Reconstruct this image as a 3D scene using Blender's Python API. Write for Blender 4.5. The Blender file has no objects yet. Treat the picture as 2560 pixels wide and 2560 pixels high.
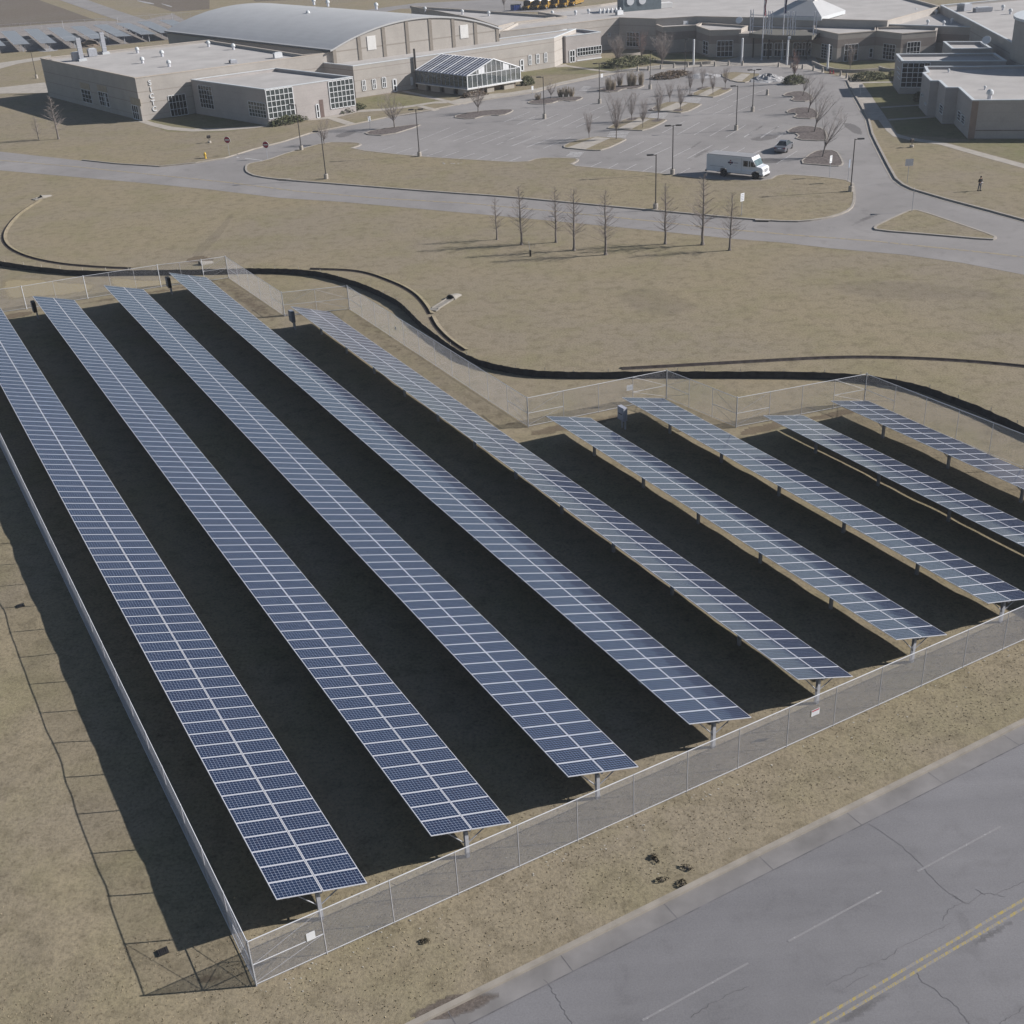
import bpy, bmesh, math, random
from math import radians, sin, cos, tan, atan2, sqrt, pi
from mathutils import Vector, Matrix, Quaternion
random.seed(7)
SC = bpy.context.scene
COL = SC.collection

# ---------------------------------------------------------------- camera
FPX, ROLL, PITCH, HC = 3000.0, radians(3.05), radians(28.411), 38.0
_F = Vector((0, cos(PITCH), -sin(PITCH))); _D = Vector((0, -sin(PITCH), -cos(PITCH))); _R = Vector((1, 0, 0))
_U = _R*cos(ROLL) + _D*sin(ROLL)
_V = -_R*sin(ROLL) + _D*cos(ROLL)
CAMPOS = Vector((0, 0, HC))
cd = bpy.data.cameras.new('camera'); cam = bpy.data.objects.new('camera', cd); COL.objects.link(cam)
cd.sensor_width = 36; cd.sensor_height = 36; cd.sensor_fit = 'HORIZONTAL'; cd.lens = FPX/2560*36
cd.clip_start = 0.5; cd.clip_end = 6000
_m = Matrix((( _U.x, -_V.x, -_F.x), (_U.y, -_V.y, -_F.y), (_U.z, -_V.z, -_F.z))).to_4x4(); _m.translation = CAMPOS
cam.matrix_world = _m
SC.camera = cam

# ---------------------------------------------------------------- light
SUN_AZ, SUN_EL = radians(87.5), radians(29.0)
SUNV = Vector((sin(SUN_AZ)*cos(SUN_EL), cos(SUN_AZ)*cos(SUN_EL), sin(SUN_EL)))
W = bpy.data.worlds.new('World'); SC.world = W; W.use_nodes = True
wn = W.node_tree; wn.nodes.clear()
wo = wn.nodes.new('ShaderNodeOutputWorld'); bg = wn.nodes.new('ShaderNodeBackground'); sky = wn.nodes.new('ShaderNodeTexSky')
sky.sky_type = 'NISHITA'; sky.sun_disc = False; sky.sun_elevation = SUN_EL; sky.sun_rotation = SUN_AZ
sky.air_density = 1.0; sky.dust_density = 0.6; sky.ozone_density = 1.0
bg.inputs['Strength'].default_value = 0.05
wn.links.new(sky.outputs[0], bg.inputs[0]); wn.links.new(bg.outputs[0], wo.inputs[0])
sl = bpy.data.lights.new('sun', 'SUN'); sl.energy = 4.6; sl.angle = radians(0.5); sl.color = (1.0, 0.96, 0.915)
so = bpy.data.objects.new('sun', sl); COL.objects.link(so); so.location = (200, 20, 150)
so.rotation_euler = SUNV.to_track_quat('Z', 'Y').to_euler()
SC.view_settings.view_transform = 'Standard'; SC.view_settings.look = 'None'
SC.view_settings.gamma = 1.0; SC.view_settings.exposure = 0.66; SC.view_settings.use_curve_mapping = False
SC.cycles.max_bounces = 6; SC.cycles.transparent_max_bounces = 12

# ---------------------------------------------------------------- surveying: photo pixel (2560 scale) -> place on a level at height z
def ray(u, v): return _U*(u-1280) + _V*(v-1280) + _F*FPX
def G(u, v, z=0.0):
    d = ray(u, v); t = (z-HC)/d.z
    return CAMPOS + d*t
def G2(u, v, z=0.0):
    p = G(u, v, z); return (p.x, p.y)
def hgt(top, base):
    g = G(*base); d = ray(*top); t = sqrt(g.x**2+g.y**2)/sqrt(d.x**2+d.y**2)
    return HC + d.z*t
def zc(ox, oy, s, pts): return [(ox+a/s, oy+b/s) for a, b in pts]   # crop coordinates -> photo pixels
def pxm(u, v): return FPX/(G(u, v)-CAMPOS).dot(_F)                  # photo pixels per metre there

# ---------------------------------------------------------------- materials
MATS = {}
def nodes_of(name):
    m = bpy.data.materials.new(name); m.use_nodes = True; nt = m.node_tree
    b = nt.nodes['Principled BSDF']; MATS[name] = m
    return m, nt, b
def N(nt, t, **k):
    n = nt.nodes.new(t)
    for a, v in k.items(): setattr(n, a, v)
    return n
def noise(nt, vec, scale, detail=4, rough=.55, dist=0):
    n = N(nt, 'ShaderNodeTexNoise'); n.inputs['Scale'].default_value = scale; n.inputs['Detail'].default_value = detail
    n.inputs['Roughness'].default_value = rough; n.inputs['Distortion'].default_value = dist
    nt.links.new(vec, n.inputs['Vector']); return n.outputs[0]
def ramp(nt, fac, stops):
    r = N(nt, 'ShaderNodeValToRGB'); el = r.color_ramp.elements
    while len(el) > 1: el.remove(el[-1])
    for i, (p, c) in enumerate(stops):
        e = el[0] if i == 0 else el.new(p)
        e.position = p; e.color = (*c, 1) if len(c) == 3 else c
    nt.links.new(fac, r.inputs[0]); return r.outputs[0]
def mix(nt, fac, a, b, mode='MIX'):
    x = N(nt, 'ShaderNodeMix', data_type='RGBA', blend_type=mode)
    for sock, val in ((0, fac), (6, a), (7, b)):
        if isinstance(val, (int, float)): x.inputs[sock].default_value = val
        elif isinstance(val, tuple): x.inputs[sock].default_value = (*val, 1)
        else: nt.links.new(val, x.inputs[sock])
    return x.outputs[2]
def math_(nt, op, a, b=None, c=None):
    x = N(nt, 'ShaderNodeMath', operation=op)
    for i, v in enumerate((a, b, c)):
        if v is None: continue
        if isinstance(v, (int, float)): x.inputs[i].default_value = v
        else: nt.links.new(v, x.inputs[i])
    return x.outputs[0]
def coords(nt, kind='Object'): return N(nt, 'ShaderNodeTexCoord').outputs[kind]
def bump(nt, b, h, strength, dist=0.05):
    x = N(nt, 'ShaderNodeBump'); x.inputs['Strength'].default_value = strength; x.inputs['Distance'].default_value = dist
    nt.links.new(h, x.inputs['Height']); nt.links.new(x.outputs[0], b.inputs['Normal'])
def plain(name, col, rough=.7, metal=0, var=.12, scale=1.5, spec=.3, bmp=0):
    m, nt, b = nodes_of(name); co = coords(nt)
    n = noise(nt, co, scale, 5)
    lo = tuple(c*(1-var) for c in col); hi = tuple(min(1, c*(1+var)) for c in col)
    nt.links.new(ramp(nt, n, [(.3, lo), (.7, hi)]), b.inputs['Base Color'])
    b.inputs['Roughness'].default_value = rough; b.inputs['Metallic'].default_value = metal
    b.inputs['Specular IOR Level'].default_value = spec
    if bmp: bump(nt, b, noise(nt, co, scale*12, 3), bmp, .02)
    return m

def grass_mat(name, tan_, grey, green, dark=.55, edge=False):
    m, nt, b = nodes_of(name); co = coords(nt)
    big = noise(nt, co, .028, 5, .6, .4); mid = noise(nt, co, .16, 5, .6, .3); med = noise(nt, co, .9, 6, .65)
    fine = noise(nt, co, 5.5, 6, .7); speck = noise(nt, co, 19, 5, .75)
    c = mix(nt, ramp(nt, big, [(.42, (0,0,0)), (.6, (1,1,1))]), tan_, grey)
    c = mix(nt, ramp(nt, mid, [(.46, (0,0,0)), (.72, (.8,.8,.8))]), c, green)
    c = mix(nt, ramp(nt, med, [(.33, (.55,.55,.55)), (.52, (0,0,0))]), c, tuple(x*dark for x in tan_))
    c = mix(nt, .75, c, ramp(nt, fine, [(.28, (.42,.4,.38)), (.48, (.92,.92,.92)), (.75, (1.25,1.23,1.16))]), 'MULTIPLY')
    c = mix(nt, .8, c, ramp(nt, speck, [(.3, (.3,.29,.28)), (.43, (1,1,1)), (.68, (1,1,1)), (.8, (1.35,1.33,1.25))]), 'MULTIPLY')
    nt.links.new(c, b.inputs['Base Color']); b.inputs['Roughness'].default_value = .95; b.inputs['Specular IOR Level'].default_value = .05
    h = math_(nt, 'ADD', math_(nt, 'MULTIPLY', fine, 1.0), math_(nt, 'MULTIPLY', med, 1.4))
    bump(nt, b, h, .32, .09)
    return m
GRASS = grass_mat('dry_grass', (.252, .213, .148), (.238, .204, .156), (.214, .191, .118))
GREEN = grass_mat('green_grass', (.20, .182, .105), (.205, .182, .12), (.165, .168, .085))
FIELD = grass_mat('ploughed_field', (.155, .13, .108), (.165, .142, .122), (.15, .132, .10))

def asphalt_mat(name, col, streak=.0):
    m, nt, b = nodes_of(name); co = coords(nt)
    big = noise(nt, co, .07, 5, .6, .5); med = noise(nt, co, .5, 6, .65, .6); fine = noise(nt, co, 14, 4, .7)
    d = tuple(x*.86 for x in col); l = tuple(x*1.07 for x in col)
    c = ramp(nt, big, [(.35, d), (.65, l)])
    c = mix(nt, .8, c, ramp(nt, med, [(.22, (.74,.73,.73)), (.45, (1,1,1)), (.75, (1.07,1.07,1.07))]), 'MULTIPLY')
    c = mix(nt, .8, c, ramp(nt, fine, [(.3, (.8,.8,.8)), (.55, (1,1,1)), (.75, (1.15,1.15,1.15))]), 'MULTIPLY')
    if streak:
        mp = N(nt, 'ShaderNodeMapping'); mp.inputs['Rotation'].default_value = (0, 0, radians(-28.2)); mp.inputs['Scale'].default_value = (.03, .75, 1)
        nt.links.new(co, mp.inputs[0]); s = noise(nt, mp.outputs[0], 1.0, 4, .6)
        c = mix(nt, streak, c, ramp(nt, s, [(.3, (.88,.88,.89)), (.7, (1.06,1.06,1.06))]), 'MULTIPLY')
    nt.links.new(c, b.inputs['Base Color']); b.inputs['Roughness'].default_value = .85; b.inputs['Specular IOR Level'].default_value = .25
    bump(nt, b, fine, .2, .01)
    return m
ASPH = asphalt_mat('worn_asphalt', (.240, .226, .221))
ROADM = asphalt_mat('road_asphalt', (.180, .176, .184), .7)
CONC = plain('concrete', (.33, .30, .265), .85, var=.16, scale=.8)
KERB = plain('kerb_concrete', (.29, .262, .232), .85, var=.14, scale=1.2)
GUTTER = plain('gutter_concrete', (.180, .171, .169), .85, var=.22, scale=.5)
MULCH = plain('dark_mulch', (.125, .108, .103), .95, var=.45, scale=3, spec=.05, bmp=.8)
SOIL = plain('bare_soil', (.17, .135, .105), .95, var=.4, scale=2.5, spec=.05, bmp=.8)
STRAW = plain('straw_cover', (.30, .25, .16), .95, var=.35, scale=3, spec=.05, bmp=.6)
GRAVEL = plain('grey_gravel', (.24, .22, .21), .95, var=.2, scale=.6, spec=.05)
SNOW = plain('dirty_snow', (.31, .305, .31), .9, var=.4, scale=1.2, bmp=.6)
CRACK = plain('crack_seam', (.122, .117, .124), .9, var=.3)
STAIN = plain('dark_tar', (.12, .115, .12), .8, var=.25)

def worn_paint(name, col, keep=.5, sc=6, stretch=None):
    m, nt, b = nodes_of(name); co = coords(nt)
    vec = co
    if stretch:
        mp = N(nt, 'ShaderNodeMapping'); mp.inputs['Rotation'].default_value = (0, 0, stretch[0]); mp.inputs['Scale'].default_value = stretch[1]
        nt.links.new(co, mp.inputs[0]); vec = mp.outputs[0]
    n = noise(nt, vec, sc, 5, .7)
    nt.links.new(mix(nt, ramp(nt, n, [(keep-.06, (0,0,0)), (keep+.06, (1,1,1))]), (.2, .193, .2), col), b.inputs['Base Color'])
    b.inputs['Roughness'].default_value = .75
    return m
WHITEL = worn_paint('white_marking', (.44, .43, .43), .44, 3)
FADEDW = worn_paint('faded_white_marking', (.38, .38, .38), .64, 9)
YELL = worn_paint('yellow_marking', (.32, .25, .07), .52, 1, (radians(-28.2), (9.0, 2.0, 1)))
FADEY = worn_paint('faded_yellow_marking', (.36, .29, .17), .45, 2)

def block_mat(name, base, band, course=.55, bands=()):
    """masonry block wall: courses from world height, darker bands, weather stains"""
    m, nt, b = nodes_of(name); co = coords(nt)
    geo = N(nt, 'ShaderNodeNewGeometry').outputs['Position']
    sx = N(nt, 'ShaderNodeSeparateXYZ'); nt.links.new(geo, sx.inputs[0]); z = sx.outputs[2]
    st = noise(nt, co, .35, 5, .6); fn = noise(nt, co, 6, 3)
    c = ramp(nt, st, [(.3, tuple(x*.9 for x in base)), (.7, tuple(x*1.06 for x in base))])
    fr = math_(nt, 'FRACT', math_(nt, 'DIVIDE', z, course))
    c = mix(nt, math_(nt, 'MULTIPLY', math_(nt, 'LESS_THAN', fr, .07), .18), c, tuple(x*.6 for x in base))
    for lo, hi in bands:
        k = math_(nt, 'MULTIPLY', math_(nt, 'GREATER_THAN', z, lo), math_(nt, 'LESS_THAN', z, hi))
        c = mix(nt, k, c, band)
    c = mix(nt, .5, c, ramp(nt, fn, [(.3, (.85,.85,.85)), (.7, (1.1,1.1,1.1))]), 'MULTIPLY')
    nt.links.new(c, b.inputs['Base Color']); b.inputs['Roughness'].default_value = .9; b.inputs['Specular IOR Level'].default_value = .15
    return m
WALLT = block_mat('tan_block_wall', (.380, .352, .328), (.29, .26, .235), bands=((2.95, 3.1), (4.85, 5.0), (0.85, .95)))
WALLP = block_mat('pale_panel_wall', (.385, .355, .345), (.31, .28, .27), 1.2, bands=((0, .1),))
WALLD = block_mat('two_tone_block_wall', (.36, .325, .295), (.25, .215, .195), bands=((2.6, 4.2),))
WALLH = block_mat('hall_block_wall', (.365, .338, .312), (.26, .235, .21), bands=((7.4, 7.65),))
PILAS = plain('pilaster_block', (.22, .195, .17), .9, var=.1)
ROOFM = plain('gravel_roof', (.375, .358, .348), .95, var=.1, scale=.25, spec=.05)
METR = plain('metal_roof_sheet', (.40, .40, .405), .55, var=.05, scale=.3, spec=.4)
COPE = plain('pale_coping', (.50, .52, .54), .5, var=.06, spec=.4)
COPED = plain('tan_coping', (.42, .37, .32), .6, var=.08)
WHITEM = plain('white_paint', (.62, .63, .65), .5, var=.05)
OFFW = plain('offwhite_louvre', (.62, .61, .60), .6, var=.05)
ALU = plain('brushed_aluminium', (.56, .57, .62), .45, .35, var=.05, scale=6)
GALV = plain('galvanised_steel', (.34, .35, .385), .5, .1, var=.12, scale=5)
RAIL = plain('galvanised_rail', (.52, .53, .56), .5, var=.08)
WIRE = plain('galvanised_wire', (.40, .40, .43), .5, .0, var=.06, scale=3)
STEELB = plain('blue_grey_steel', (.22, .25, .31), .5, .2, var=.1)
DARKM = plain('dark_bronze_metal', (.055, .05, .048), .5, .2, var=.15)
BLACKP = plain('black_plastic', (.02, .02, .022), .6, var=.2)
FABRIC = plain('black_silt_fabric', (.036, .036, .038), .8, var=.35, scale=2, spec=.2)
WOODS = plain('pale_wood_stake', (.5, .46, .4), .85, var=.15)
GREYB = plain('grey_cabinet_paint', (.20, .215, .25), .5, var=.1)
TEAL = plain('teal_grey_panel', (.12, .15, .17), .6, var=.12)
TYRE = plain('tyre_rubber', (.018, .018, .019), .85, var=.2)
RED = plain('red_sign_face', (.30, .035, .05), .5, var=.06)
YELB = plain('bus_yellow', (.30, .18, .035), .45, var=.06)
BLUE = plain('blue_skip_paint', (.02, .05, .22), .5, var=.1)
HYD = plain('hydrant_yellow', (.55, .36, .05), .5, var=.1)
BARK = plain('grey_bark', (.175, .155, .145), .95, var=.3, scale=8, spec=.05)
TWIG = plain('bare_twig', (.27, .235, .22), .95, var=.25, scale=3, spec=.05)
REDTW = plain('reddish_twig', (.23, .15, .135), .95, var=.25, scale=3, spec=.05)
SKIN = plain('skin', (.45, .28, .21), .6, var=.05)
DKCL = plain('black_shirt_cloth', (.014, .014, .017), .9, var=.2)
JEAN = plain('grey_blue_trousers', (.10, .11, .14), .9, var=.2)
HAIR = plain('dark_hair', (.03, .022, .018), .7, var=.2)
TRW = plain('white_van_paint', (.60, .62, .67), .35, var=.03, spec=.5)
CARP = plain('silver_car_paint', (.17, .175, .195), .3, .5, var=.04, spec=.6)
LOGOB = plain('dark_blue_print', (.03, .03, .09), .5, var=.1)
LOGOR = plain('dark_red_print', (.16, .03, .05), .5, var=.1)
GREYT = plain('grey_print', (.3, .31, .36), .6, var=.1)
FLAGR = plain('flag_red', (.32, .03, .05), .8, var=.1)
FLAGW = plain('flag_white', (.6, .6, .6), .8, var=.05)
FLAGB = plain('flag_navy', (.02, .025, .09), .8, var=.1)
def glass_mat(name, col, rough=.06, alpha=1.0):
    m, nt, b = nodes_of(name)
    n = noise(nt, coords(nt), .9, 3)
    nt.links.new(ramp(nt, n, [(.35, tuple(c*.7 for c in col)), (.7, tuple(c*1.3 for c in col))]), b.inputs['Base Color'])
    b.inputs['Roughness'].default_value = rough; b.inputs['Specular IOR Level'].default_value = .6
    b.inputs['Alpha'].default_value = alpha
    return m
GLASS = glass_mat('dark_window_glass', (.018, .021, .024))
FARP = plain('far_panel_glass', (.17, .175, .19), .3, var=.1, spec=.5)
VANR = plain('grey_van_roof', (.27, .27, .28), .6, var=.08)
TINT = glass_mat('grey_green_glass', (.05, .06, .06))
GHG = glass_mat('greenhouse_glass', (.14, .16, .17), .12, .55)
GHR = glass_mat('greenhouse_roof_glass', (.07, .085, .13), .1, .9)
WSH = glass_mat('windscreen_glass', (.09, .13, .14), .1)

def leaf_mat(name, col, var=.5):
    m, nt, b = nodes_of(name)
    n = noise(nt, coords(nt), 2.2, 4)
    nt.links.new(ramp(nt, n, [(.3, tuple(c*(1-var) for c in col)), (.7, tuple(c*(1+var) for c in col))]), b.inputs['Base Color'])
    b.inputs['Roughness'].default_value = .9; b.inputs['Specular IOR Level'].default_value = .1
    return m
LEAFG = leaf_mat('evergreen_leaf', (.075, .08, .045))
LEAFB = leaf_mat('brown_hedge_leaf', (.115, .085, .06))
REED = leaf_mat('straw_reed', (.30, .25, .19), .3)

def panel_mat():
    m, nt, b = nodes_of('solar_cell_glass')
    uv = N(nt, 'ShaderNodeUVMap'); sx = N(nt, 'ShaderNodeSeparateXYZ'); nt.links.new(uv.outputs[0], sx.inputs[0])
    def line(o, w):
        f = math_(nt, 'FRACT', o); a = math_(nt, 'LESS_THAN', f, w); c = math_(nt, 'GREATER_THAN', f, 1-w)
        return math_(nt, 'MAXIMUM', a, c)
    g = math_(nt, 'MAXIMUM', line(sx.outputs[0], .026), line(sx.outputs[1], .026))
    # corner diamonds of the cells
    fx = math_(nt, 'ABSOLUTE', math_(nt, 'SUBTRACT', math_(nt, 'FRACT', sx.outputs[0]), .5)); fy = math_(nt, 'ABSOLUTE', math_(nt, 'SUBTRACT', math_(nt, 'FRACT', sx.outputs[1]), .5))
    g = math_(nt, 'MAXIMUM', g, math_(nt, 'GREATER_THAN', math_(nt, 'ADD', fx, fy), .90))
    fl = N(nt, 'ShaderNodeVectorMath', operation='FLOOR'); nt.links.new(uv.outputs[0], fl.inputs[0])
    wn_ = N(nt, 'ShaderNodeTexWhiteNoise', noise_dimensions='3D'); nt.links.new(fl.outputs[0], wn_.inputs['Vector'])
    oi = N(nt, 'ShaderNodeObjectInfo').outputs['Random']
    cell = ramp(nt, wn_.outputs[0], [(0, (.0075, .0135, .036)), (.6, (.0095, .0165, .045)), (1, (.013, .0155, .037))])
    cell = mix(nt, math_(nt, 'MULTIPLY', oi, .35), cell, (.012, .024, .056))
    c = mix(nt, g, cell, (.30, .345, .44))
    nt.links.new(c, b.inputs['Base Color']); b.inputs['Roughness'].default_value = .11; b.inputs['Specular IOR Level'].default_value = .55
    b.inputs['Coat Weight'].default_value = .15; b.inputs['Coat Roughness'].default_value = .12
    return m
CELL = panel_mat()

def soft_mat(name, col, amount=.85, nscale=.8):
    """patch whose edge breaks up: attribute 'edge' is 1 in the middle and 0 on the rim"""
    m, nt, b = nodes_of(name); co = coords(nt)
    at = N(nt, 'ShaderNodeAttribute', attribute_name='edge'); n = noise(nt, co, nscale, 6, .7)
    k = math_(nt, 'ADD', at.outputs['Fac'], math_(nt, 'MULTIPLY', math_(nt, 'SUBTRACT', n, .55), 1.7))
    k = ramp(nt, k, [(.12, (0,0,0)), (.6, (amount,)*3)])
    f = noise(nt, co, 7, 5, .7)
    nt.links.new(ramp(nt, f, [(.3, tuple(c*.55 for c in col)), (.7, tuple(c*1.35 for c in col))]), b.inputs['Base Color'])
    nt.links.new(k, b.inputs['Alpha']); b.inputs['Roughness'].default_value = .95; b.inputs['Specular IOR Level'].default_value = .1
    return m
SSOIL = soft_mat('soil_patch', (.185, .145, .105), .62, 1.2)
SDARK = soft_mat('dark_soil_patch', (.07, .055, .045), .9, 2.2)
STAR = soft_mat('tar_stain', (.145, .137, .138), .36, .5)
SSTRAW = soft_mat('straw_patch', (.34, .285, .185), .8, .5)
SGREY = soft_mat('grey_grass_patch', (.215, .186, .155), .13, .35)
SWET = soft_mat('damp_stain', (.15, .125, .11), .7, .5)

# ---------------------------------------------------------------- mesh collecting
class MB:
    def __init__(s): s.v = []; s.f = []; s.mi = []; s.ms = []; s.uv = None
    def m(s, mat):
        if mat not in s.ms: s.ms.append(mat)
        return s.ms.index(mat)
    def face(s, pts, mat):
        i = len(s.v); s.v += [tuple(p) for p in pts]; s.f.append(tuple(range(i, i+len(pts)))); s.mi.append(s.m(mat))
    def box(s, c, size, mat, rz=0, M=None):
        x, y, z = size[0]/2, size[1]/2, size[2]/2
        R = M if M is not None else Matrix.Rotation(rz, 3, 'Z')
        P = [Vector(c) + R @ Vector((a*x, b_*y, d*z)) for a in (-1, 1) for b_ in (-1, 1) for d in (-1, 1)]
        i = len(s.v); s.v += [tuple(p) for p in P]
        for q in ((0,1,3,2), (4,6,7,5), (0,4,5,1), (2,3,7,6), (0,2,6,4), (1,5,7,3)):
            s.f.append(tuple(i+k for k in q)); s.mi.append(s.m(mat))
    def tube(s, a, b, r0, r1=None, mat=None, n=6, caps=True):
        a = Vector(a); b = Vector(b); r1 = r0 if r1 is None else r1
        d = b-a
        if d.length < 1e-6: return
        q = d.to_track_quat('Z', 'Y'); i = len(s.v)
        for p, r in ((a, r0), (b, r1)):
            for k in range(n):
                t = 2*pi*k/n; s.v.append(tuple(p + q @ Vector((r*cos(t), r*sin(t), 0))))
        mi = s.m(mat)
        for k in range(n):
            s.f.append((i+k, i+(k+1) % n, i+n+(k+1) % n, i+n+k)); s.mi.append(mi)
        if caps:
            s.f.append(tuple(i+n-1-k for k in range(n))); s.mi.append(mi); s.f.append(tuple(i+n+k for k in range(n))); s.mi.append(mi)
    def prism(s, poly, z0, z1, mat, top=None, bottom=False):
        """poly: xy list"""
        A = 0
        for (x0, y0), (x1, y1) in zip(poly, poly[1:]+poly[:1]): A += x0*y1-x1*y0
        if A < 0: poly = poly[::-1]
        for (x0, y0), (x1, y1) in zip(poly, poly[1:]+poly[:1]):
            s.face([(x0,y0,z0), (x1,y1,z0), (x1,y1,z1), (x0,y0,z1)], mat)
        s.face([(x,y,z1) for x, y in poly], top or mat)
        if bottom: s.face([(x,y,z0) for x, y in poly[::-1]], mat)
    def lathe(s, prof, mat, n=12, o=(0,0,0)):
        i = len(s.v)
        for r, z in prof:
            for k in range(n): s.v.append((o[0]+r*cos(2*pi*k/n), o[1]+r*sin(2*pi*k/n), o[2]+z))
        mi = s.m(mat)
        for j in range(len(prof)-1):
            for k in range(n):
                s.f.append((i+j*n+k, i+j*n+(k+1) % n, i+(j+1)*n+(k+1) % n, i+(j+1)*n+k)); s.mi.append(mi)
        s.f.append(tuple(i+(len(prof)-1)*n+k for k in range(n))); s.mi.append(mi)
    def mesh(s, name, smooth=False):
        me = bpy.data.meshes.new(name); me.from_pydata(s.v, [], s.f)
        for m in s.ms: me.materials.append(m)
        me.polygons.foreach_set('material_index', s.mi)
        if smooth: me.polygons.foreach_set('use_smooth', [True]*len(s.f))
        me.update(); return me
    def build(s, name, parent=None, smooth=False, loc=None):
        o = bpy.data.objects.new(name, s.mesh(name, smooth)); COL.objects.link(o)
        if parent is not None: o.parent = parent
        if loc is not None: o.location = loc
        return o
def thing(name, label, cat, loc=(0,0,0), rz=0, group=None):
    o = bpy.data.objects.new(name, None); COL.objects.link(o); o.empty_display_size = .3
    o.location = loc; o.rotation_euler = (0, 0, rz); tag(o, label, cat, group); return o
def tag(o, label, cat, group=None, kind=None):
    o['label'] = label; o['category'] = cat
    if group: o['group'] = group
    if kind: o['kind'] = kind
    return o
def struct(o): o['kind'] = 'structure'; return o
def dup(root, loc, rz=0, scale=None, label=None, cat=None, group=None):
    r = root.copy(); COL.objects.link(r); r.location = loc; r.rotation_euler = (0, 0, rz)
    if scale: r.scale = scale
    if label: r['label'] = label
    if group: r['group'] = group
    for ch in list(root.children):
        c = ch.copy(); COL.objects.link(c); c.parent = r
        for g in list(ch.children):
            d = g.copy(); COL.objects.link(d); d.parent = c
    return r
ORD = ['first', 'second', 'third', 'fourth', 'fifth', 'sixth', 'seventh', 'eighth', 'ninth', 'tenth', 'eleventh', 'twelfth', 'thirteenth', 'fourteenth', 'fifteenth', 'sixteenth', 'seventeenth', 'eighteenth']

def smooth_pts(p, closed=False, it=2):
    for _ in range(it):
        q = []
        n = len(p); rng = range(n if closed else n-1)
        if not closed: q.append(p[0])
        for i in rng:
            a, b = p[i], p[(i+1) % n]
            q += [(a[0]*.75+b[0]*.25, a[1]*.75+b[1]*.25), (a[0]*.25+b[0]*.75, a[1]*.25+b[1]*.75)]
        if not closed: q.append(p[-1])
        p = q
    return p
def area(p): return sum(a[0]*b[1]-b[0]*a[1] for a, b in zip(p, p[1:]+p[:1]))/2
def offset(p, d, closed=True):
    """move outline to its left by d"""
    n = len(p); out = []
    for i in range(n):
        a = p[i-1] if (i > 0 or closed) else p[i]; b = p[i]; c = p[(i+1) % n] if (i < n-1 or closed) else p[i]
        d1 = Vector((b[0]-a[0], b[1]-a[1])); d2 = Vector((c[0]-b[0], c[1]-b[1]))
        if d1.length < 1e-9: d1 = d2
        if d2.length < 1e-9: d2 = d1
        d1.normalize(); d2.normalize(); n1 = Vector((-d1.y, d1.x)); n2 = Vector((-d2.y, d2.x)); nn = n1+n2
        if nn.length < .3: nn = n1
        nn.normalize(); k = 1/max(.5, nn.dot(n1))
        out.append((b[0]+nn.x*d*k, b[1]+nn.y*d*k))
    return out
def strip(mb, p, w0, w1, z0, z1, mat, closed=False):
    """ribbon between left offsets w0 and w1, top at z1, skirts to z0"""
    A = offset(p, w0, closed); B = offset(p, w1, closed); n = len(p)
    for i in range(n if closed else n-1):
        j = (i+1) % n
        mb.face([(*A[i], z1), (*A[j], z1), (*B[j], z1), (*B[i], z1)][::-1], mat)
        if z1 > z0+.02:
            mb.face([(*A[i], z0), (*A[j], z0), (*A[j], z1), (*A[i], z1)], mat); mb.face([(*B[i], z1), (*B[j], z1), (*B[j], z0), (*B[i], z0)], mat)
def sheet(name, px, z, mat, sm=0, world=False, kind='structure'):
    p = px if world else [G2(u, v) for u, v in px]
    if sm: p = smooth_pts(p, True, sm)
    if area(p) < 0: p = p[::-1]
    mb = MB(); mb.face([(x, y, z) for x, y in p], mat); o = mb.build(name); o['kind'] = kind; return o
def kerbline(px, w=.2, h=.15, closed=False, sm=0, world=False, name='kerb', gut=0):
    p = px if world else [G2(u, v) for u, v in px]
    if sm: p = smooth_pts(p, closed, sm)
    mb = MB(); strip(mb, p, -w/2, w/2, 0, h, KERB, closed)
    if gut: strip(mb, p, w/2, gut, .02, .028, KERB, closed)
    o = mb.build(name); return struct(o)
def island(px, mat, name, h=.12, sm=1, kw=.22):
    p = smooth_pts([G2(u, v) for u, v in px], True, sm) if sm else [G2(u, v) for u, v in px]
    if area(p) < 0: p = p[::-1]
    inn = offset(p, kw)
    mb = MB(); mb.prism(inn, 0, h, mat, mat); struct(mb.build(name))
    mk = MB(); strip(mk, p, 0, kw-.004, 0, h+.025, KERB, True); struct(mk.build('kerb'))
    return p
AL = Vector((sin(radians(-28.35)), cos(radians(-28.35)))); AC = Vector((cos(radians(28.35)), sin(radians(28.35))))
REG = []
def inside(P, q):
    r = False
    for (x0, y0), (x1, y1) in zip(P, P[1:]+P[:1]):
        if (y0 > q[1]) != (y1 > q[1]) and q[0] < (x1-x0)*(q[1]-y0)/(y1-y0)+x0: r = not r
    return r
def pdist(P, q):
    best = 1e9
    for (x0, y0), (x1, y1) in zip(P, P[1:]+P[:1]):
        dx, dy = x1-x0, y1-y0; t = max(0, min(1, ((q[0]-x0)*dx+(q[1]-y0)*dy)/(dx*dx+dy*dy+1e-9)))
        best = min(best, (q[0]-x0-dx*t)**2+(q[1]-y0-dy*t)**2)
    return sqrt(best)
_rs = random.Random(3)
_SN = [(cos(a)*2*pi/w, sin(a)*2*pi/w, _rs.uniform(0, 6.3), A) for w, A in ((11, .026), (8.3, .023), (5.2, .019), (4.1, .016), (3.1, .014), (2.4, .011), (2.0, .008)) for a in (_rs.uniform(0, 3.1), _rs.uniform(0, 3.1))]
def q_ac(x, y): return x*AC.x+y*AC.y
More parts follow.
